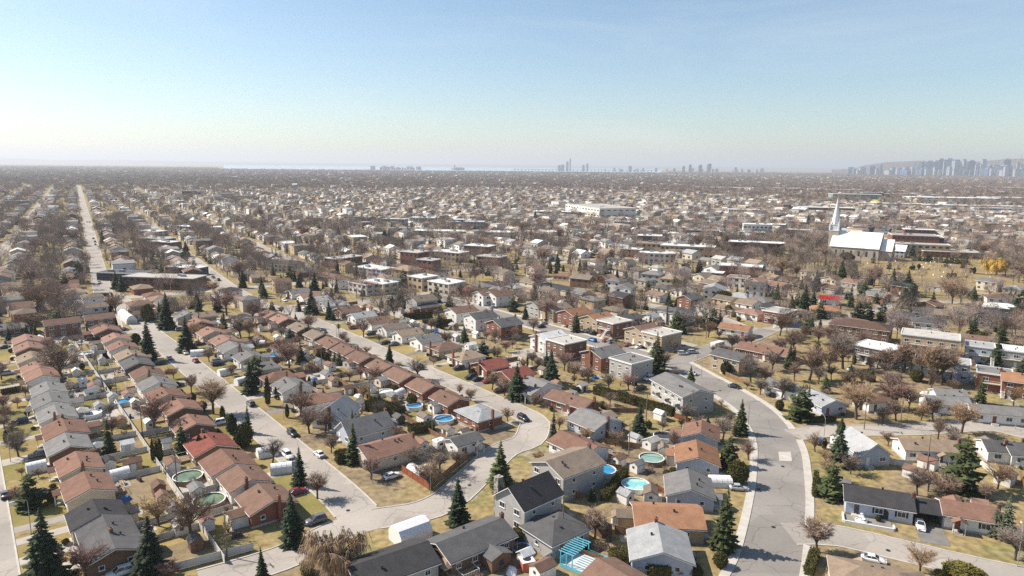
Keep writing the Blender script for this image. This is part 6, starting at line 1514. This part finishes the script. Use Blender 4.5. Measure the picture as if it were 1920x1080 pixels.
for lb_, z, X, Y, kind, roof, wall, ang, w, d, ridge in (('dark green roofed long house with white dormers beside the road', 'J', 220, 835, 't', 'd', 'c', -110, 24, 12, 'x'), ('tan hip-roofed three-storey corner house', 'J', 1130, 880, 'T', 't', 'e', -125, 16, 14, 'x'), ('vivid pink-red roofed house near the cream apartment', 'J', 1570, 1030, 'h', 'R', 'k', -125, 11, 9, 'x'), ('brown gabled house beside the pink-red roof', 'J', 1730, 1055, 't', 'b', 'w', A_ + 180, 10, 12, 'y'), ('dark roofed white house beside the red-roofed walk-up', 'J', 660, 950, 'b', 'd', 'c', A_ + 180, 15, 10, 'x'), ('dark red roofed house left of the parking lot', 'J', 520, 900, 'b', 'k', 'n', -125, 15, 9, 'x'), ('pinkish roofed brick bungalow by the dark spruce', 'J', 560, 930, 'b', 'p', 'n', -125, 14, 9, 'x'), ('grey hip-roofed house by the two green pines', 'K', 1060, 915, 'T', 'g', 'y', -120, 13, 11, 'x'), ('tan hip-roofed house behind the green pines', 'K', 1215, 950, 'T', 't', 'c', -120, 14, 11, 'x'), ('pale green roofed house with arched window', 'K', 1520, 1020, 't', 'l', 'w', -110, 12, 12, 'y'), ('grey gabled white house with steep front', 'K', 1290, 885, 't', 'g', 'y', -110, 9, 10, 'y'), ('dark grey roofed house with white front gable', 'K', 1830, 995, 't', 'm', 'w', -115, 12, 10, 'x'), ('long dark hip roofed house below the white block', 'K', 780, 965, 'T', 'g', 'w', -120, 10, 10, 'x'), ('grey gabled house beside tall dark firs', 'K', 850, 1010, 't', 'g', 'w', -120, 10, 9, 'y'), ('brick walk-up with tan eaves in the clearing', 'K', 530, 940, 't', 'a', 'n', -120, 13, 9, 'x'), ('terracotta hip roofed house in the clearing', 'K', 400, 930, 'h', 'r', 'e', -120, 14, 9, 'x')):
    house(at(z, X, Y, RIDGE_Z[kind]), math.radians(ang) + math.pi / 2, w, d, kind, roof, wall, lb_, None, ridge=ridge, near=False)
o = thing('inflatable_dome', 'bright yellow low inflatable dome on the white warehouse', 'dome', (*at('L', 810, 402, 6.3), 6.2), -.24)
mb = MB(); mb.lathe([(14, 0), (13, 3), (9, 5.5), (4, 7), (.1, 7.4)], 18); ob('shell', mb.mesh('shell', [mat('yellow_vinyl', (.72, .66, .05))], True), o, scale=(.8, .5, .7))
mb = MB(); mb.lathe([(14.3, 0), (14.3, .6), (13.6, .6)], 18); ob('base_ring', mb.mesh('base_ring', [M_fence]), o, scale=(.8, .5, .7))
# ------------------------------------------------------------------ the church
_e = at('L', 655, 733, 10.0)
cxy = (_e[0] + 11 * .616, _e[1] + 11 * .788)
o = thing('church', 'stone church with bright metal roof and tall silver spire', 'church', (cxy[0], cxy[1], 0), math.radians(-38))
stone = mat('church_stone', (.42, .37, .31), (.34, .30, .25), scale=.4, var=.15)
silver = mat('metal_roof_sheet', (.82, .82, .82), var=.03, rough=.5, scale=.2)
spirem = mat('spire_metal', (.66, .67, .68), (.55, .56, .58), scale=.5, var=.1, rough=.5)
mb = MB(); mb.prism([(-11, 0), (11, 0), (11, 10), (0, 22), (-11, 10)], -20, 18, 'x'); ob('wall', mb.mesh('wall', [stone]), o)
mb = MB(); mb.prism(gable_section(11, 10, 12, .7, .05, .3), -20.4, 18.4, 'x'); ob('roof', mb.mesh('roof', [silver]), o)
mb = MB()
mb.prism([(-7, 0), (7, 0), (7, 8.5), (0, 17), (-7, 8.5)], 18, 27, 'x'); ob('apse', mb.mesh('apse', [stone]), o)
mb = MB(); mb.prism(gable_section(7, 8.5, 8.5, .6, .05, .3), 18.42, 27.4, 'x'); ob('apse_roof', mb.mesh('apse_roof', [silver]), o)
TX = -19.5
mb = MB(); mb.box((TX, 0, 11), (8, 8, 22)); tw_ = ob('tower', mb.mesh('tower', [stone]), o)
mb = MB(); mb.box((TX, 0, 24.5), (6.8, 6.8, 5)); mb.box((TX, 0, 22.2), (8.4, 8.4, .5)); mb.box((TX, 0, 27.2), (7.4, 7.4, .5)); ob('belfry', mb.mesh('belfry', [spirem]), tw_)
mb = MB(); mb.lathe([(3.9, 27.4), (2.9, 34), (1.65, 41), (.15, 50.5)], 8, c=(TX, 0)); mb.tube((TX, 0, 50.4), (TX, 0, 52.5), .08, .06, 4); mb.box((TX, 0, 51.8), (.9, .12, .12)); ob('spire', mb.mesh('spire', [spirem]), tw_)
for sx in (-1, 1):
    for sy in (-1, 1):
        mb = MB(); mb.lathe([(.8, 22.4), (.8, 27), (.6, 27.2), (.05, 33)], 6, c=(TX + sx * 3.5, sy * 3.5)); ob('pinnacle', mb.mesh('pinnacle', [spirem]), tw_)
        mb = MB(); mb.box((TX + sx * 3.43, sy * 1.5, 24.6), (.08, 1.1, 3.2)); ob('louvre', mb.mesh('louvre', [M_glass]), tw_)
for k in range(6):
    for sy in (-1, 1):
        mb = MB(); x = -15 + k * 6.0
        mb.prism([(x - .8, 2.5), (x + .8, 2.5), (x + .8, 6)] + [(x + .8 * math.cos(a * math.pi / 6), 6 + .9 * math.sin(a * math.pi / 6)) for a in range(1, 6)] + [(x - .8, 6)], sy * 11.0 - .04, sy * 11.0 + .04, 'y'); ob('window', mb.mesh('window', [M_glass]), o)
mb = MB(); mb.box((-23.54, 0, 2.2), (.1, 2.6, 4.4)); ob('door', mb.mesh('door', [MATS['wall_n']]), o)
for k in range(-2, 3): occupy(cxy[0] + 10 * k * math.cos(math.radians(-38)), cxy[1] + 10 * k * math.sin(math.radians(-38)), 11)
occupy(cxy[0] - 23 * .79, cxy[1] + 23 * .61, 9)
hx = at('L', 930, 760, 5)
house(hx, math.radians(-38), 22, 15, 't', 'w', 'y', 'grey parish hall with white metal roof beside the church', None, ridge='x', near=False, cat='hall', name='parish_hall', pitch=.6)
# ------------------------------------------------------------------ cemetery
cem = [at('L', 640, 850), at('L', 1060, 800), at('L', 1500, 855), at('L', 1840, 960), at('L', 1900, 1040), at('L', 1560, 1040), at('L', 1130, 1000), at('L', 800, 920)]
mb = MB(); mb.face([(x, y, .012) for x, y in cem[::-1]]); structure('cemetery_lawn', mb.mesh('cemetery_lawn', [mat('dry_grass', (.30, .225, .115), (.24, .18, .085), scale=.06, var=.15, fine=.9, spec=.05, rough=1)]))
def in_poly(x, y, P):
    c = False
    for i in range(len(P)):
        (x0, y0), (x1, y1) = P[i], P[i - 1]
        if (y0 > y) != (y1 > y) and x < (x1 - x0) * (y - y0) / (y1 - y0) + x0: c = not c
    return c
def stone_mesh(k):
    mb = MB(); w, h = ((.8, 1.0), (1.1, .9), (.5, 1.7))[k]
    mb.box((0, 0, .1), (w + .3, .5, .2)); mb.prism([(-w / 2, .2), (w / 2, .2), (w / 2, h - .2), (w / 4, h), (-w / 4, h), (-w / 2, h - .2)], -.1, .1, 'y'); return mb.mesh('gravestone', [MATS['wall_y']])
GS = [stone_mesh(k) for k in range(3)]
n = 0
bx = [min(p[0] for p in cem), max(p[0] for p in cem), min(p[1] for p in cem), max(p[1] for p in cem)]
while n < 170:
    x, y = U(bx[0], bx[1]), U(bx[2], bx[3])
    if not in_poly(x, y, cem): continue
    s_, p_ = toSP(x, y); s_ = round(s_ / 7) * 7 + U(-.4, .4); x, y = SP(s_, p_)
    if not in_poly(x, y, cem) or (y < 500 and rnd() < .7): continue
    k = random.choice((0, 0, 1, 1, 2))
    tag(ob('gravestone', GS[k], None, (x, y, 0), TH - 1.57 + U(-.1, .1), m=random.choice((W('y'), W('c'), W('w'), W('n'), M_found))), ('small grey headstone', 'low wide headstone', 'tall narrow grave monument')[k] + ' on the dry cemetery grass', 'gravestone', 'cemetery headstones'); n += 1
occupy(330, 520, 5)
# ------------------------------------------------------------------ the rest of the town
NEARX = (('the straight avenue', 1), )
def where(x, y):
    if math.hypot(x - 335, y - 640) < 190: return 'near the church'
    s2, p2 = toSP2(x, y)
    if abs(p2) < 40: return 'along the straight avenue'
    if 'J' and abs(s2 + 62) < 45: return 'on the wide cross street'
    if math.hypot(x - 150, y - 1150) < 260: return 'near the white shopping centre'
    if math.hypot(x - 70, y - 480) < 130: return 'behind the duplex streets'
    if p2 < -40: return 'on the streets before the avenue'
    if p2 < 220: return 'between the avenue and the brick walk-ups'
    return 'among bare trees in the far blocks'
lots = []
for k in range(-9, 22):
    for sd in (-1, 1):
        t = -340 if k > 4 else -30
        while t < 1500:
            t += U(13.5, 17)
            x, y = SP2(t, 66 * k + sd * U(14.5, 17))
            if in_view(x, y) and open_land(x, y): lots.append((x, y, sd, 2))
for p_, lo, hi in ((279, 207, 345), (308, 150, 345), (258, 150, 345), (330, 120, 345), (245, 225, 345)):
    t = lo
    while t < hi:
        t += U(13, 17); x, y = SP(t, p_)
        if in_view(x, y): lots.append((x, y, 1 if p_ in (308, 330) else -1, 1))
for p_, lo, hi, sd in ((-18, 150, 340, -1), (47, 345, 460, -1), (80, 345, 460, 1), (114, 345, 460, -1), (147, 345, 470, 1), (20, 345, 460, 1), (-12, 345, 460, -1), (180, 352, 480, -1), (213, 352, 480, 1), (246, 352, 480, -1)):
    t = lo
    while t < hi:
        t += U(13, 16); x, y = SP(t, p_)
        if in_view(x, y): lots.append((x, y, sd, 1))
lots = [l for l in lots if not (math.hypot(l[0] - 330, l[1] - 540) < 100)]
lots.sort(key=lambda l: math.hypot(l[0], l[1]))
RC, WC = 'bbrgggdtpamlttaaa', 'ccccwwwwknnyyeee'
far_pts = []
n_ind = len([h for h in HOUSES if h['root']['category'] == 'house'])
for (x, y, sd, g_) in lots:
    if taken(x, y, 5.0) or on_road(x, y, 4.5): continue
    rot = (TH2 if g_ == 2 else TH) + (math.pi / 2 if sd < 0 else -math.pi / 2)
    if n_ind < 285:
        kind = random.choices(('b', 'h', 't', 'T'), (5, 3, 2, 1))[0]
        rf, wl_ = random.choice(RC), random.choice(WC)
        if rf == 'y': rf = 'g'
        w, d = random.choice((9, 10, 11, 12)), random.choice((8.5, 9, 10))
        dist = math.hypot(x, y)
        st = {'b': 'gabled bungalow', 'h': 'hip-roofed bungalow', 't': 'gabled two-storey house', 'T': 'hip-roofed two-storey house'}[kind]
        house((x, y), rot, w, d, kind, rf, wl_, f"{ROOF[rf][0]} roofed {WALL[wl_][0]} {st} {where(x, y)}", 'houses of the town beyond ' + where(x, y), ridge=random.choice('xxy'), near=False)
        n_ind += 1
    else:
        occupy(x, y, 6.0)
        far_pts.append((x, y, rot, U(.9, 1.15)))
# scattered roofs farther out, too many to tell apart
for _ in range(9000):
    y = math.sqrt(U(900 ** 2, 7000 ** 2)); x = U(-.8, .8) * y
    if y < 2200 and (on_road(x, y, 6) or taken(x, y, 6)): continue
    if y < 2200: occupy(x, y, 6)
    far_pts.append((x, y, TH2 + random.choice((0, 1.57)), U(.9, 1.5)))
# -------- instancer for stuff
def stuff_instances(name, pts, sources, label):
    """pts: x, y, rotation, scale"""
    coll = bpy.data.collections.new(name + '_kinds')
    for i, me in enumerate(sources):
        q = bpy.data.objects.new(f'{name}_kind', me); coll.objects.link(q)
    me = bpy.data.meshes.new(name); me.from_pydata([(p[0], p[1], 0) for p in pts], [], [])
    a = me.attributes.new('rot', 'FLOAT_VECTOR', 'POINT'); a.data.foreach_set('vector', [v for p in pts for v in (0, 0, p[2])])
    a = me.attributes.new('scl', 'FLOAT', 'POINT'); a.data.foreach_set('value', [p[3] for p in pts])
    a = me.attributes.new('pick', 'INT', 'POINT'); a.data.foreach_set('value', [random.randrange(len(sources)) if len(p) < 5 else p[4] for p in pts])
    o = bpy.data.objects.new(name, me); COL.objects.link(o)
    ng = bpy.data.node_groups.new(name, 'GeometryNodeTree')
    ng.interface.new_socket('Geometry', in_out='INPUT', socket_type='NodeSocketGeometry'); ng.interface.new_socket('Geometry', in_out='OUTPUT', socket_type='NodeSocketGeometry')
    N, Lk = ng.nodes, ng.links
    gi, go = N.new('NodeGroupInput'), N.new('NodeGroupOutput')
    ci = N.new('GeometryNodeCollectionInfo'); ci.inputs['Collection'].default_value = coll; ci.inputs['Separate Children'].default_value = True; ci.inputs['Reset Children'].default_value = True
    ip = N.new('GeometryNodeInstanceOnPoints'); ip.inputs['Pick Instance'].default_value = True
    def attr(nm, ty):
        q = N.new('GeometryNodeInputNamedAttribute'); q.data_type = ty; q.inputs['Name'].default_value = nm; return q.outputs['Attribute']
    Lk.new(gi.outputs[0], ip.inputs['Points']); Lk.new(ci.outputs[0], ip.inputs['Instance']); Lk.new(attr('pick', 'INT'), ip.inputs['Instance Index'])
    Lk.new(attr('rot', 'FLOAT_VECTOR'), ip.inputs['Rotation']); Lk.new(attr('scl', 'FLOAT'), ip.inputs['Scale']); Lk.new(ip.outputs[0], go.inputs[0])
    md = o.modifiers.new('scatter', 'NODES'); md.node_group = ng
    o['kind'] = 'stuff'; o['label'] = label
    return o
FR = ramp_mat('far_roofs', [ROOF[c][1] for c in 'agtwpalmagtmyagt'], rough=.9)
FW = ramp_mat('far_walls', [WALL[c][1] for c in 'cwcnwyecwy'], mult=7.3)
def far_house(w, d, h, rise, flat=False):
    mb = MB()
    if flat: mb.box((0, 0, h / 2), (w, d, h)); mb.box((0, 0, h + .1), (w + .5, d + .5, .3), 1)
    else:
        mb.prism([(-d / 2, 0), (d / 2, 0), (d / 2, h), (0, h + rise), (-d / 2, h)], -w / 2, w / 2, 'x'); mb.prism(gable_section(d / 2, h, rise, .5, .03, .18), -w / 2 - .4, w / 2 + .4, 'x', 1)
    for x in (-w * .28, w * .2):
        for sy in (-1, 1): mb.box((x, sy * d / 2, h * .55), (1.8, .08, 1.2), 2)
    for sx in (-1, 1): mb.box((sx * w / 2, 0, h * .55), (.08, 1.4, 1.2), 2)
    return mb.mesh('far_house', [FW, FR, M_glass])
if far_pts:
    stuff_instances('far_houses', far_pts, [far_house(11, 9, 3.2, 1.8), far_house(10, 9, 3.2, 2.2), far_house(12, 8.5, 3.0, 1.6), far_house(10, 10, 6, 2), far_house(16, 12, 7, 0, True), far_house(13, 9, 3.4, 1.7)], 'rooftops of the far town spread between bare trees')
# -------- trees of the town
CEMX = [at('L', 600, 860), at('L', 900, 800), at('L', 1500, 850), at('L', 1880, 950), at('L', 1930, 1075), at('L', 1130, 1075), at('L', 700, 960)]
def clear_zone(x, y):
    return in_poly(x, y, CEMX) or in_poly(x, y, CHZ)
CHZ = [at('L', 480, 850), at('L', 500, 640), at('L', 1300, 640), at('L', 1640, 850), at('L', 1100, 840)]
def tree_spot():
    while True:
        y = math.sqrt(U(140 ** 2, 900 ** 2)); x = U(-.78, .78) * y
        if taken(x, y, 1.6) or on_road(x, y, 2.0): continue
        if clear_zone(x, y) and rnd() < .93: continue
        return x, y
cand = []
while len(cand) < 3000:
    x, y = tree_spot()
    d_ = math.hypot(x, y)
    if d_ < 330 and rnd() < .2: continue
    cand.append((d_, x, y)); occupy(x, y, 1.6)
cand.sort()
tw_choice = ('brown', 'brown', 'pink', 'grey', 'grey', 'straw')
ftree = []
for (d_, x, y) in cand:
    con = rnd() < (.34 if d_ > 300 else .22)
    if con and d_ < 300 and rnd() < .6: cedar((x, y), U(1.6, 4.5), U(1.3, 2.6))
    elif con and NTREE['con'] < 295: conifer((x, y), U(5, 11), random.choice('sssp'), random.choice(('dark', 'dark', 'green')), group='evergreens')
    elif not con and NTREE['bare'] < 300:
        Hh = U(3.5, 8.5) if d_ < 330 else U(7, 13)
        bare_tree((x, y), Hh, random.choice(tw_choice), group='bare trees')
    else: ftree.append((x, y, U(0, 6.28), U(.75, 1.4), random.randrange(4) if not con else 4 + random.randrange(2)))
FT = ramp_mat('far_twigs', [(.25, .195, .160), (.275, .195, .162), (.23, .19, .160), (.26, .20, .160), (.285, .20, .168), (.21, .17, .145)], var=.2)
FN = ramp_mat('far_needles', [(.025, .036, .020), (.035, .048, .025), (.05, .058, .03)], var=.2)
def far_bare(seed, n):
    random.seed(seed); mb = MB(); mb.tube((0, 0, 0), (0, 0, 5), .22, .12, 4)
    R_ = U(3.2, 4.4)
    for k in range(9):
        a = k * .7; mb.tube((0, 0, U(2.2, 3.5)), (R_ * .6 * math.cos(a), R_ * .6 * math.sin(a), U(6, 8.5)), .1, .04, 3)
    for _ in range(n):
        a, b, r = U(0, 6.28), math.acos(U(-.75, 1)), U(.35, 1.0) ** .6
        v = Vector((R_ * r * math.sin(b) * math.cos(a), R_ * r * math.sin(b) * math.sin(a), 6.3 + 3.7 * r * math.cos(b)))
        d = (v - Vector((0, 0, 3.0))).normalized(); d = vary(d, .5) * U(.7, 1.6); e = d.orthogonal().normalized() * .055
        mb.face([v - e, v + e, v + d])
    return mb.mesh('far_tree', [FT])
def far_con(seed):
    a, b = spruce_mesh(seed, 9, 2.1, 12, 8, .45)
    b.materials.clear(); b.materials.append(FN); return b
FSRC = [far_bare(300 + i, 520) for i in range(4)] + [far_con(310), far_con(311)]
random.seed(21)
for _ in range(17000):
    y = math.sqrt(U(620 ** 2, 2600 ** 2)); x = U(-.8, .8) * y
    if y < 2200 and (on_road(x, y, 2.5) or taken(x, y, 1.0)): continue
    if clear_zone(x, y): continue
    ftree.append((x, y, U(0, 6.28), U(.75, 1.45), random.randrange(4) if rnd() > .17 else 4 + random.randrange(2)))
stuff_instances('town_trees', ftree, FSRC, 'bare trees and evergreens filling the far blocks of the town')
def far_clump(seed):
    random.seed(seed); mb = MB()
    for _ in range(330):
        a, r = U(0, 6.28), math.sqrt(rnd()) * 15
        z_ = U(1.5, 9.5) * (1 - (r / 17) ** 3)
        v = Vector((r * math.cos(a), r * math.sin(a), z_)); d = Vector((U(-.6, .6), U(-.6, .6), 1)).normalized() * U(1.2, 2.6); e = Vector((math.cos(a * 7), math.sin(a * 7), 0)) * U(.25, .5)
        mb.face([v - e, v + e, v + d])
    for _ in range(3):
        a, r = U(0, 6.28), U(0, 12); x, y, k = r * math.cos(a), r * math.sin(a), U(7, 11)
        if seed % 2: mb.lathe([(2.0, 1), (1.2, k * .5), (.05, k)], 6, 1, (x, y))
    return mb.mesh('far_clump', [FT, FN])
CL = [far_clump(400 + i) for i in range(5)]
random.seed(22)
wood = []
for _ in range(30000):
    y = 2300 * (11500 / 2300) ** (rnd() ** .75); x = U(-.8, .8) * y
    if y > 9000 and -.42 < x / y < .22: continue
    wood.append((x, y, U(0, 6.28), U(.8, 1.4)))
stuff_instances('far_woods', wood, CL, 'hazy brown mass of bare woods towards the horizon')

# ------------------------------------------------------------------ river, hills, skyline
def far_pt(u, v, D):
    d = ray(u, v); k = D / math.hypot(d.x, d.y); return (d.x * k, d.y * k, CAM_H + d.z * k)
mb = MB(); L0 = [far_pt(u, 330, 9400 + 200 * math.sin(u * .03)) for u in range(420, 1241, 20)]; L1 = [far_pt(u, 330, 26000) for u in range(420, 1241, 20)]
for i in range(len(L0) - 1): mb.face([(*L0[i][:2], 1.5), (*L0[i + 1][:2], 1.5), (*L1[i + 1][:2], 1.5), (*L1[i][:2], 1.5)])
structure('river', mb.mesh('river', [mat('river_water', (.36, .55, .68), var=.03, rough=.25, scale=.001, fine=.002)]))
M_hill = mat('wooded_hill', (.13, .105, .095), (.16, .13, .11), scale=.002, var=.15, fine=.01, rough=1, spec=.05)
def hill(prof, D, depth, name='hill'):
    mb = MB(); P = smooth_line(prof, 6)
    rowsH = []
    for (t, hk) in ((-1, 0), (-.55, .5), (-.2, .9), (0, 1.0), (.4, .7), (1, 0)):
        rw = []
        for (u, v) in P:
            x, y, z = far_pt(u, v, D); q = (D + t * depth) / D
            rw.append((x * q, y * q, max(0.0, z * hk + (U(-6, 6) if 0 < hk < 1 else 0))))
        rowsH.append(rw)
    for a, b in zip(rowsH, rowsH[1:]):
        for i in range(len(a) - 1): mb.face([a[i], a[i + 1], b[i + 1], b[i]])
    structure(name, mb.mesh(name, [M_hill], True))
hill([(1560, 318), (1600, 316), (1615, 311), (1640, 307), (1665, 304), (1700, 302.5), (1728, 301), (1745, 303), (1790, 305), (1830, 303), (1865, 300), (1895, 298), (1960, 297), (2060, 300), (2150, 316)], 13500, 1500)
hill([(-160, 300), (-100, 299), (0, 296.5), (60, 298), (110, 300), (200, 299.5), (300, 301), (400, 303), (480, 303.5), (560, 305), (700, 306.5), (860, 308), (1000, 309.5), (1200, 311.5), (1400, 313.5), (1600, 316)], 34000, 3500)
random.seed(31)
M_tow = [mat('tower_glass_blue', (.11, .18, .29), (.08, .14, .23), scale=.02, var=.15, fine=.06, rough=.4), mat('tower_pale', (.34, .37, .41), (.27, .30, .34), scale=.02, var=.12, fine=.06, rough=.6), mat('tower_dark_blue', (.04, .085, .17), (.03, .065, .13), scale=.02, var=.12, fine=.06, rough=.4)]
def tower(u, vtop, wpx, D, mi, label, group, cap=True):
    x, y, zt = far_pt(u, vtop, D); w = wpx / F_PX * D
    zt = max(12.0, zt)
    o = thing('skyscraper' if zt > 90 else 'tower_block', label, 'tower' if zt > 90 else 'building', (x, y, 0), U(-.5, .5), group)
    mb = MB(); mb.box((0, 0, zt * .46), (w, w * .8, zt * .92)); ob('shaft', mb.mesh('shaft', [M_tow[mi]]), o)
    mb = MB(); mb.box((0, 0, zt * .96), (w * .72, w * .6, zt * .08)); ob('crown', mb.mesh('crown', [M_tow[(mi + 1) % 2]]), o)
for i, (X, Y, w, mi) in enumerate(((1105, 100, 26, 1), (1145, 95, 22, 1), (1165, 86, 18, 0), (1186, 96, 16, 0), (1215, 84, 38, 0), (1268, 82, 24, 0), (1300, 68, 26, 0), (1326, 77, 18, 1), (1365, 66, 34, 0), (1410, 77, 44, 1), (1475, 73, 20, 1), (1530, 80, 36, 2), (1570, 106, 28, 1), (1606, 108, 24, 1), (1622, 73, 24, 1), (1660, 116, 28, 0), (1715, 117, 36, 1), (1800, 68, 32, 2), (1790, 118, 50, 2), (1878, 98, 18, 1), (1910, 112, 20, 1), (1940, 96, 26, 0), (1985, 88, 24, 1), (845, 108, 20, 0), (780, 120, 36, 0), (1035, 130, 30, 1), (1090, 128, 24, 1))):
    u, v = px('L', X, Y)
    tower(u, v, w / 4 * 1.05, 10500, mi, ('blue glass', 'pale stone', 'dark blue glass')[mi] + ' tower of the distant downtown in front of the wooded hill', 'downtown towers')
for i in range(85):
    X = U(600, 1980); u, v = px('L', X, U(126, 158) if X > 1050 else U(130, 160))
    tower(u, v, U(3, 10), U(9800, 11800), random.choice((0, 1, 1)), 'low hazy block at the foot of the distant downtown', 'downtown low blocks')
for z, X, Y, w, mi, lb, gr in (('K', 1288, 123, 16, 2, 'dark blue riverside tower, lower of the four', None), ('K', 1338, 113, 18, 2, 'dark blue riverside tower with slanted neighbours', 'four dark blue riverside towers'), ('K', 1413, 115, 22, 2, 'dark blue riverside tower with slanted neighbours', 'four dark blue riverside towers'), ('K', 1480, 106, 24, 2, 'dark blue riverside tower, tallest of the four', None), ('K', 355, 118, 18, 0, 'low blue block beside the slender riverside tower', 'island blocks'), ('K', 380, 113, 22, 0, 'low blue block beside the slender riverside tower', 'island blocks'), ('K', 415, 90, 16, 0, 'blue tower second to the slender pale one', None), ('K', 438, 68, 11, 1, 'slender pale riverside tower, tallest of its cluster', None), ('K', 535, 116, 16, 0, 'blue block of the pair beyond the slender tower', 'pair of island blocks'), ('K', 566, 105, 14, 0, 'blue block of the pair beyond the slender tower', 'pair of island blocks'), ('K', 886, 123, 22, 0, 'squat hazy block on the low far shore', None), ('K', 1678, 134, 18, 1, 'pale stepped block on the far shore', None), ('J', 1490, 116, 8, 0, 'thin mast tower by the river', None), ('J', 1515, 136, 80, 0, 'wide low slab by the river', None)):
    u, v = px(z, X, Y); tower(u, v, w / 4, 10800, mi, lb, gr)
for i in range(26):
    u, v = px('J', U(790, 1250), U(124, 140)); tower(u, v, U(3, 8), U(10300, 11000), random.choice((0, 0, 2)), 'blue grey apartment slab of the riverside cluster', 'riverside slabs')
for i in range(24):
    u, v = px('K', U(640, 1900), U(138, 152)); tower(u, v, U(2, 7), U(10500, 12500), random.choice((0, 1)), 'tiny hazy block along the far shore', 'far shore blocks')
mx0, my0, mz0 = far_pt(1916, 289, 13500)
o = thing('broadcast_mast', 'thin broadcast mast standing on the wooded hill', 'mast', (mx0, my0, 0))
mb = MB(); mb.tube((0, 0, 150), (0, 0, mz0), 7, 3, 5); ob('shaft', mb.mesh('shaft', [M_tow[0]]), o)
mb = MB(); mb.lathe([(18, 140), (14, 170), (6, 175)], 6); ob('base', mb.mesh('base', [M_tow[1]]), o)
# the long bridge over the river
A0, A1 = far_pt(962, 319.5, 10900), far_pt(1225, 321, 10900)
Lb = math.dist(A0[:2], A1[:2])
o = thing('bridge', 'long low river bridge on many piers', 'bridge', (A0[0], A0[1], 0), math.atan2(A1[1] - A0[1], A1[0] - A0[0]))
mb = MB(); mb.box((Lb / 2, 0, 24), (Lb, 22, 6)); ob('deck', mb.mesh('deck', [M_tow[1]]), o)
pm = (lambda z: (z.box((0, 0, 10.5), (12, 16, 21)), z.mesh('pier', [M_tow[1]]))[1])(MB())
for k in range(40): ob('pier', pm, o, (Lb * (k + .5) / 40, 0, 0))
# ------------------------------------------------------------------ haze
mb = MB(); mb.box((0, 21500, 204.5), (86000, 44600, 411))
hz_ = ob('haze', mb.mesh('haze', [])); hz_['kind'] = 'stuff'
m = bpy.data.materials.new('haze'); m.use_nodes = True
n, l = m.node_tree.nodes, m.node_tree.links; n.clear()
pv = n.new('ShaderNodeVolumePrincipled'); pv.inputs['Color'].default_value = (.90, .94, 1.0, 1); pv.inputs['Density'].default_value = 0.000074; pv.inputs['Anisotropy'].default_value = 0.2
mo = n.new('ShaderNodeOutputMaterial'); l.new(pv.outputs[0], mo.inputs['Volume'])
hz_.data.materials.append(m)
sc.cycles.use_denoising = False
import time
print('OBJECTS', len(bpy.data.objects), 'trees', NTREE, 'far houses', len(far_pts), 'ftree', len(ftree), 'tris', sum(len(m.polygons) for m in bpy.data.meshes))
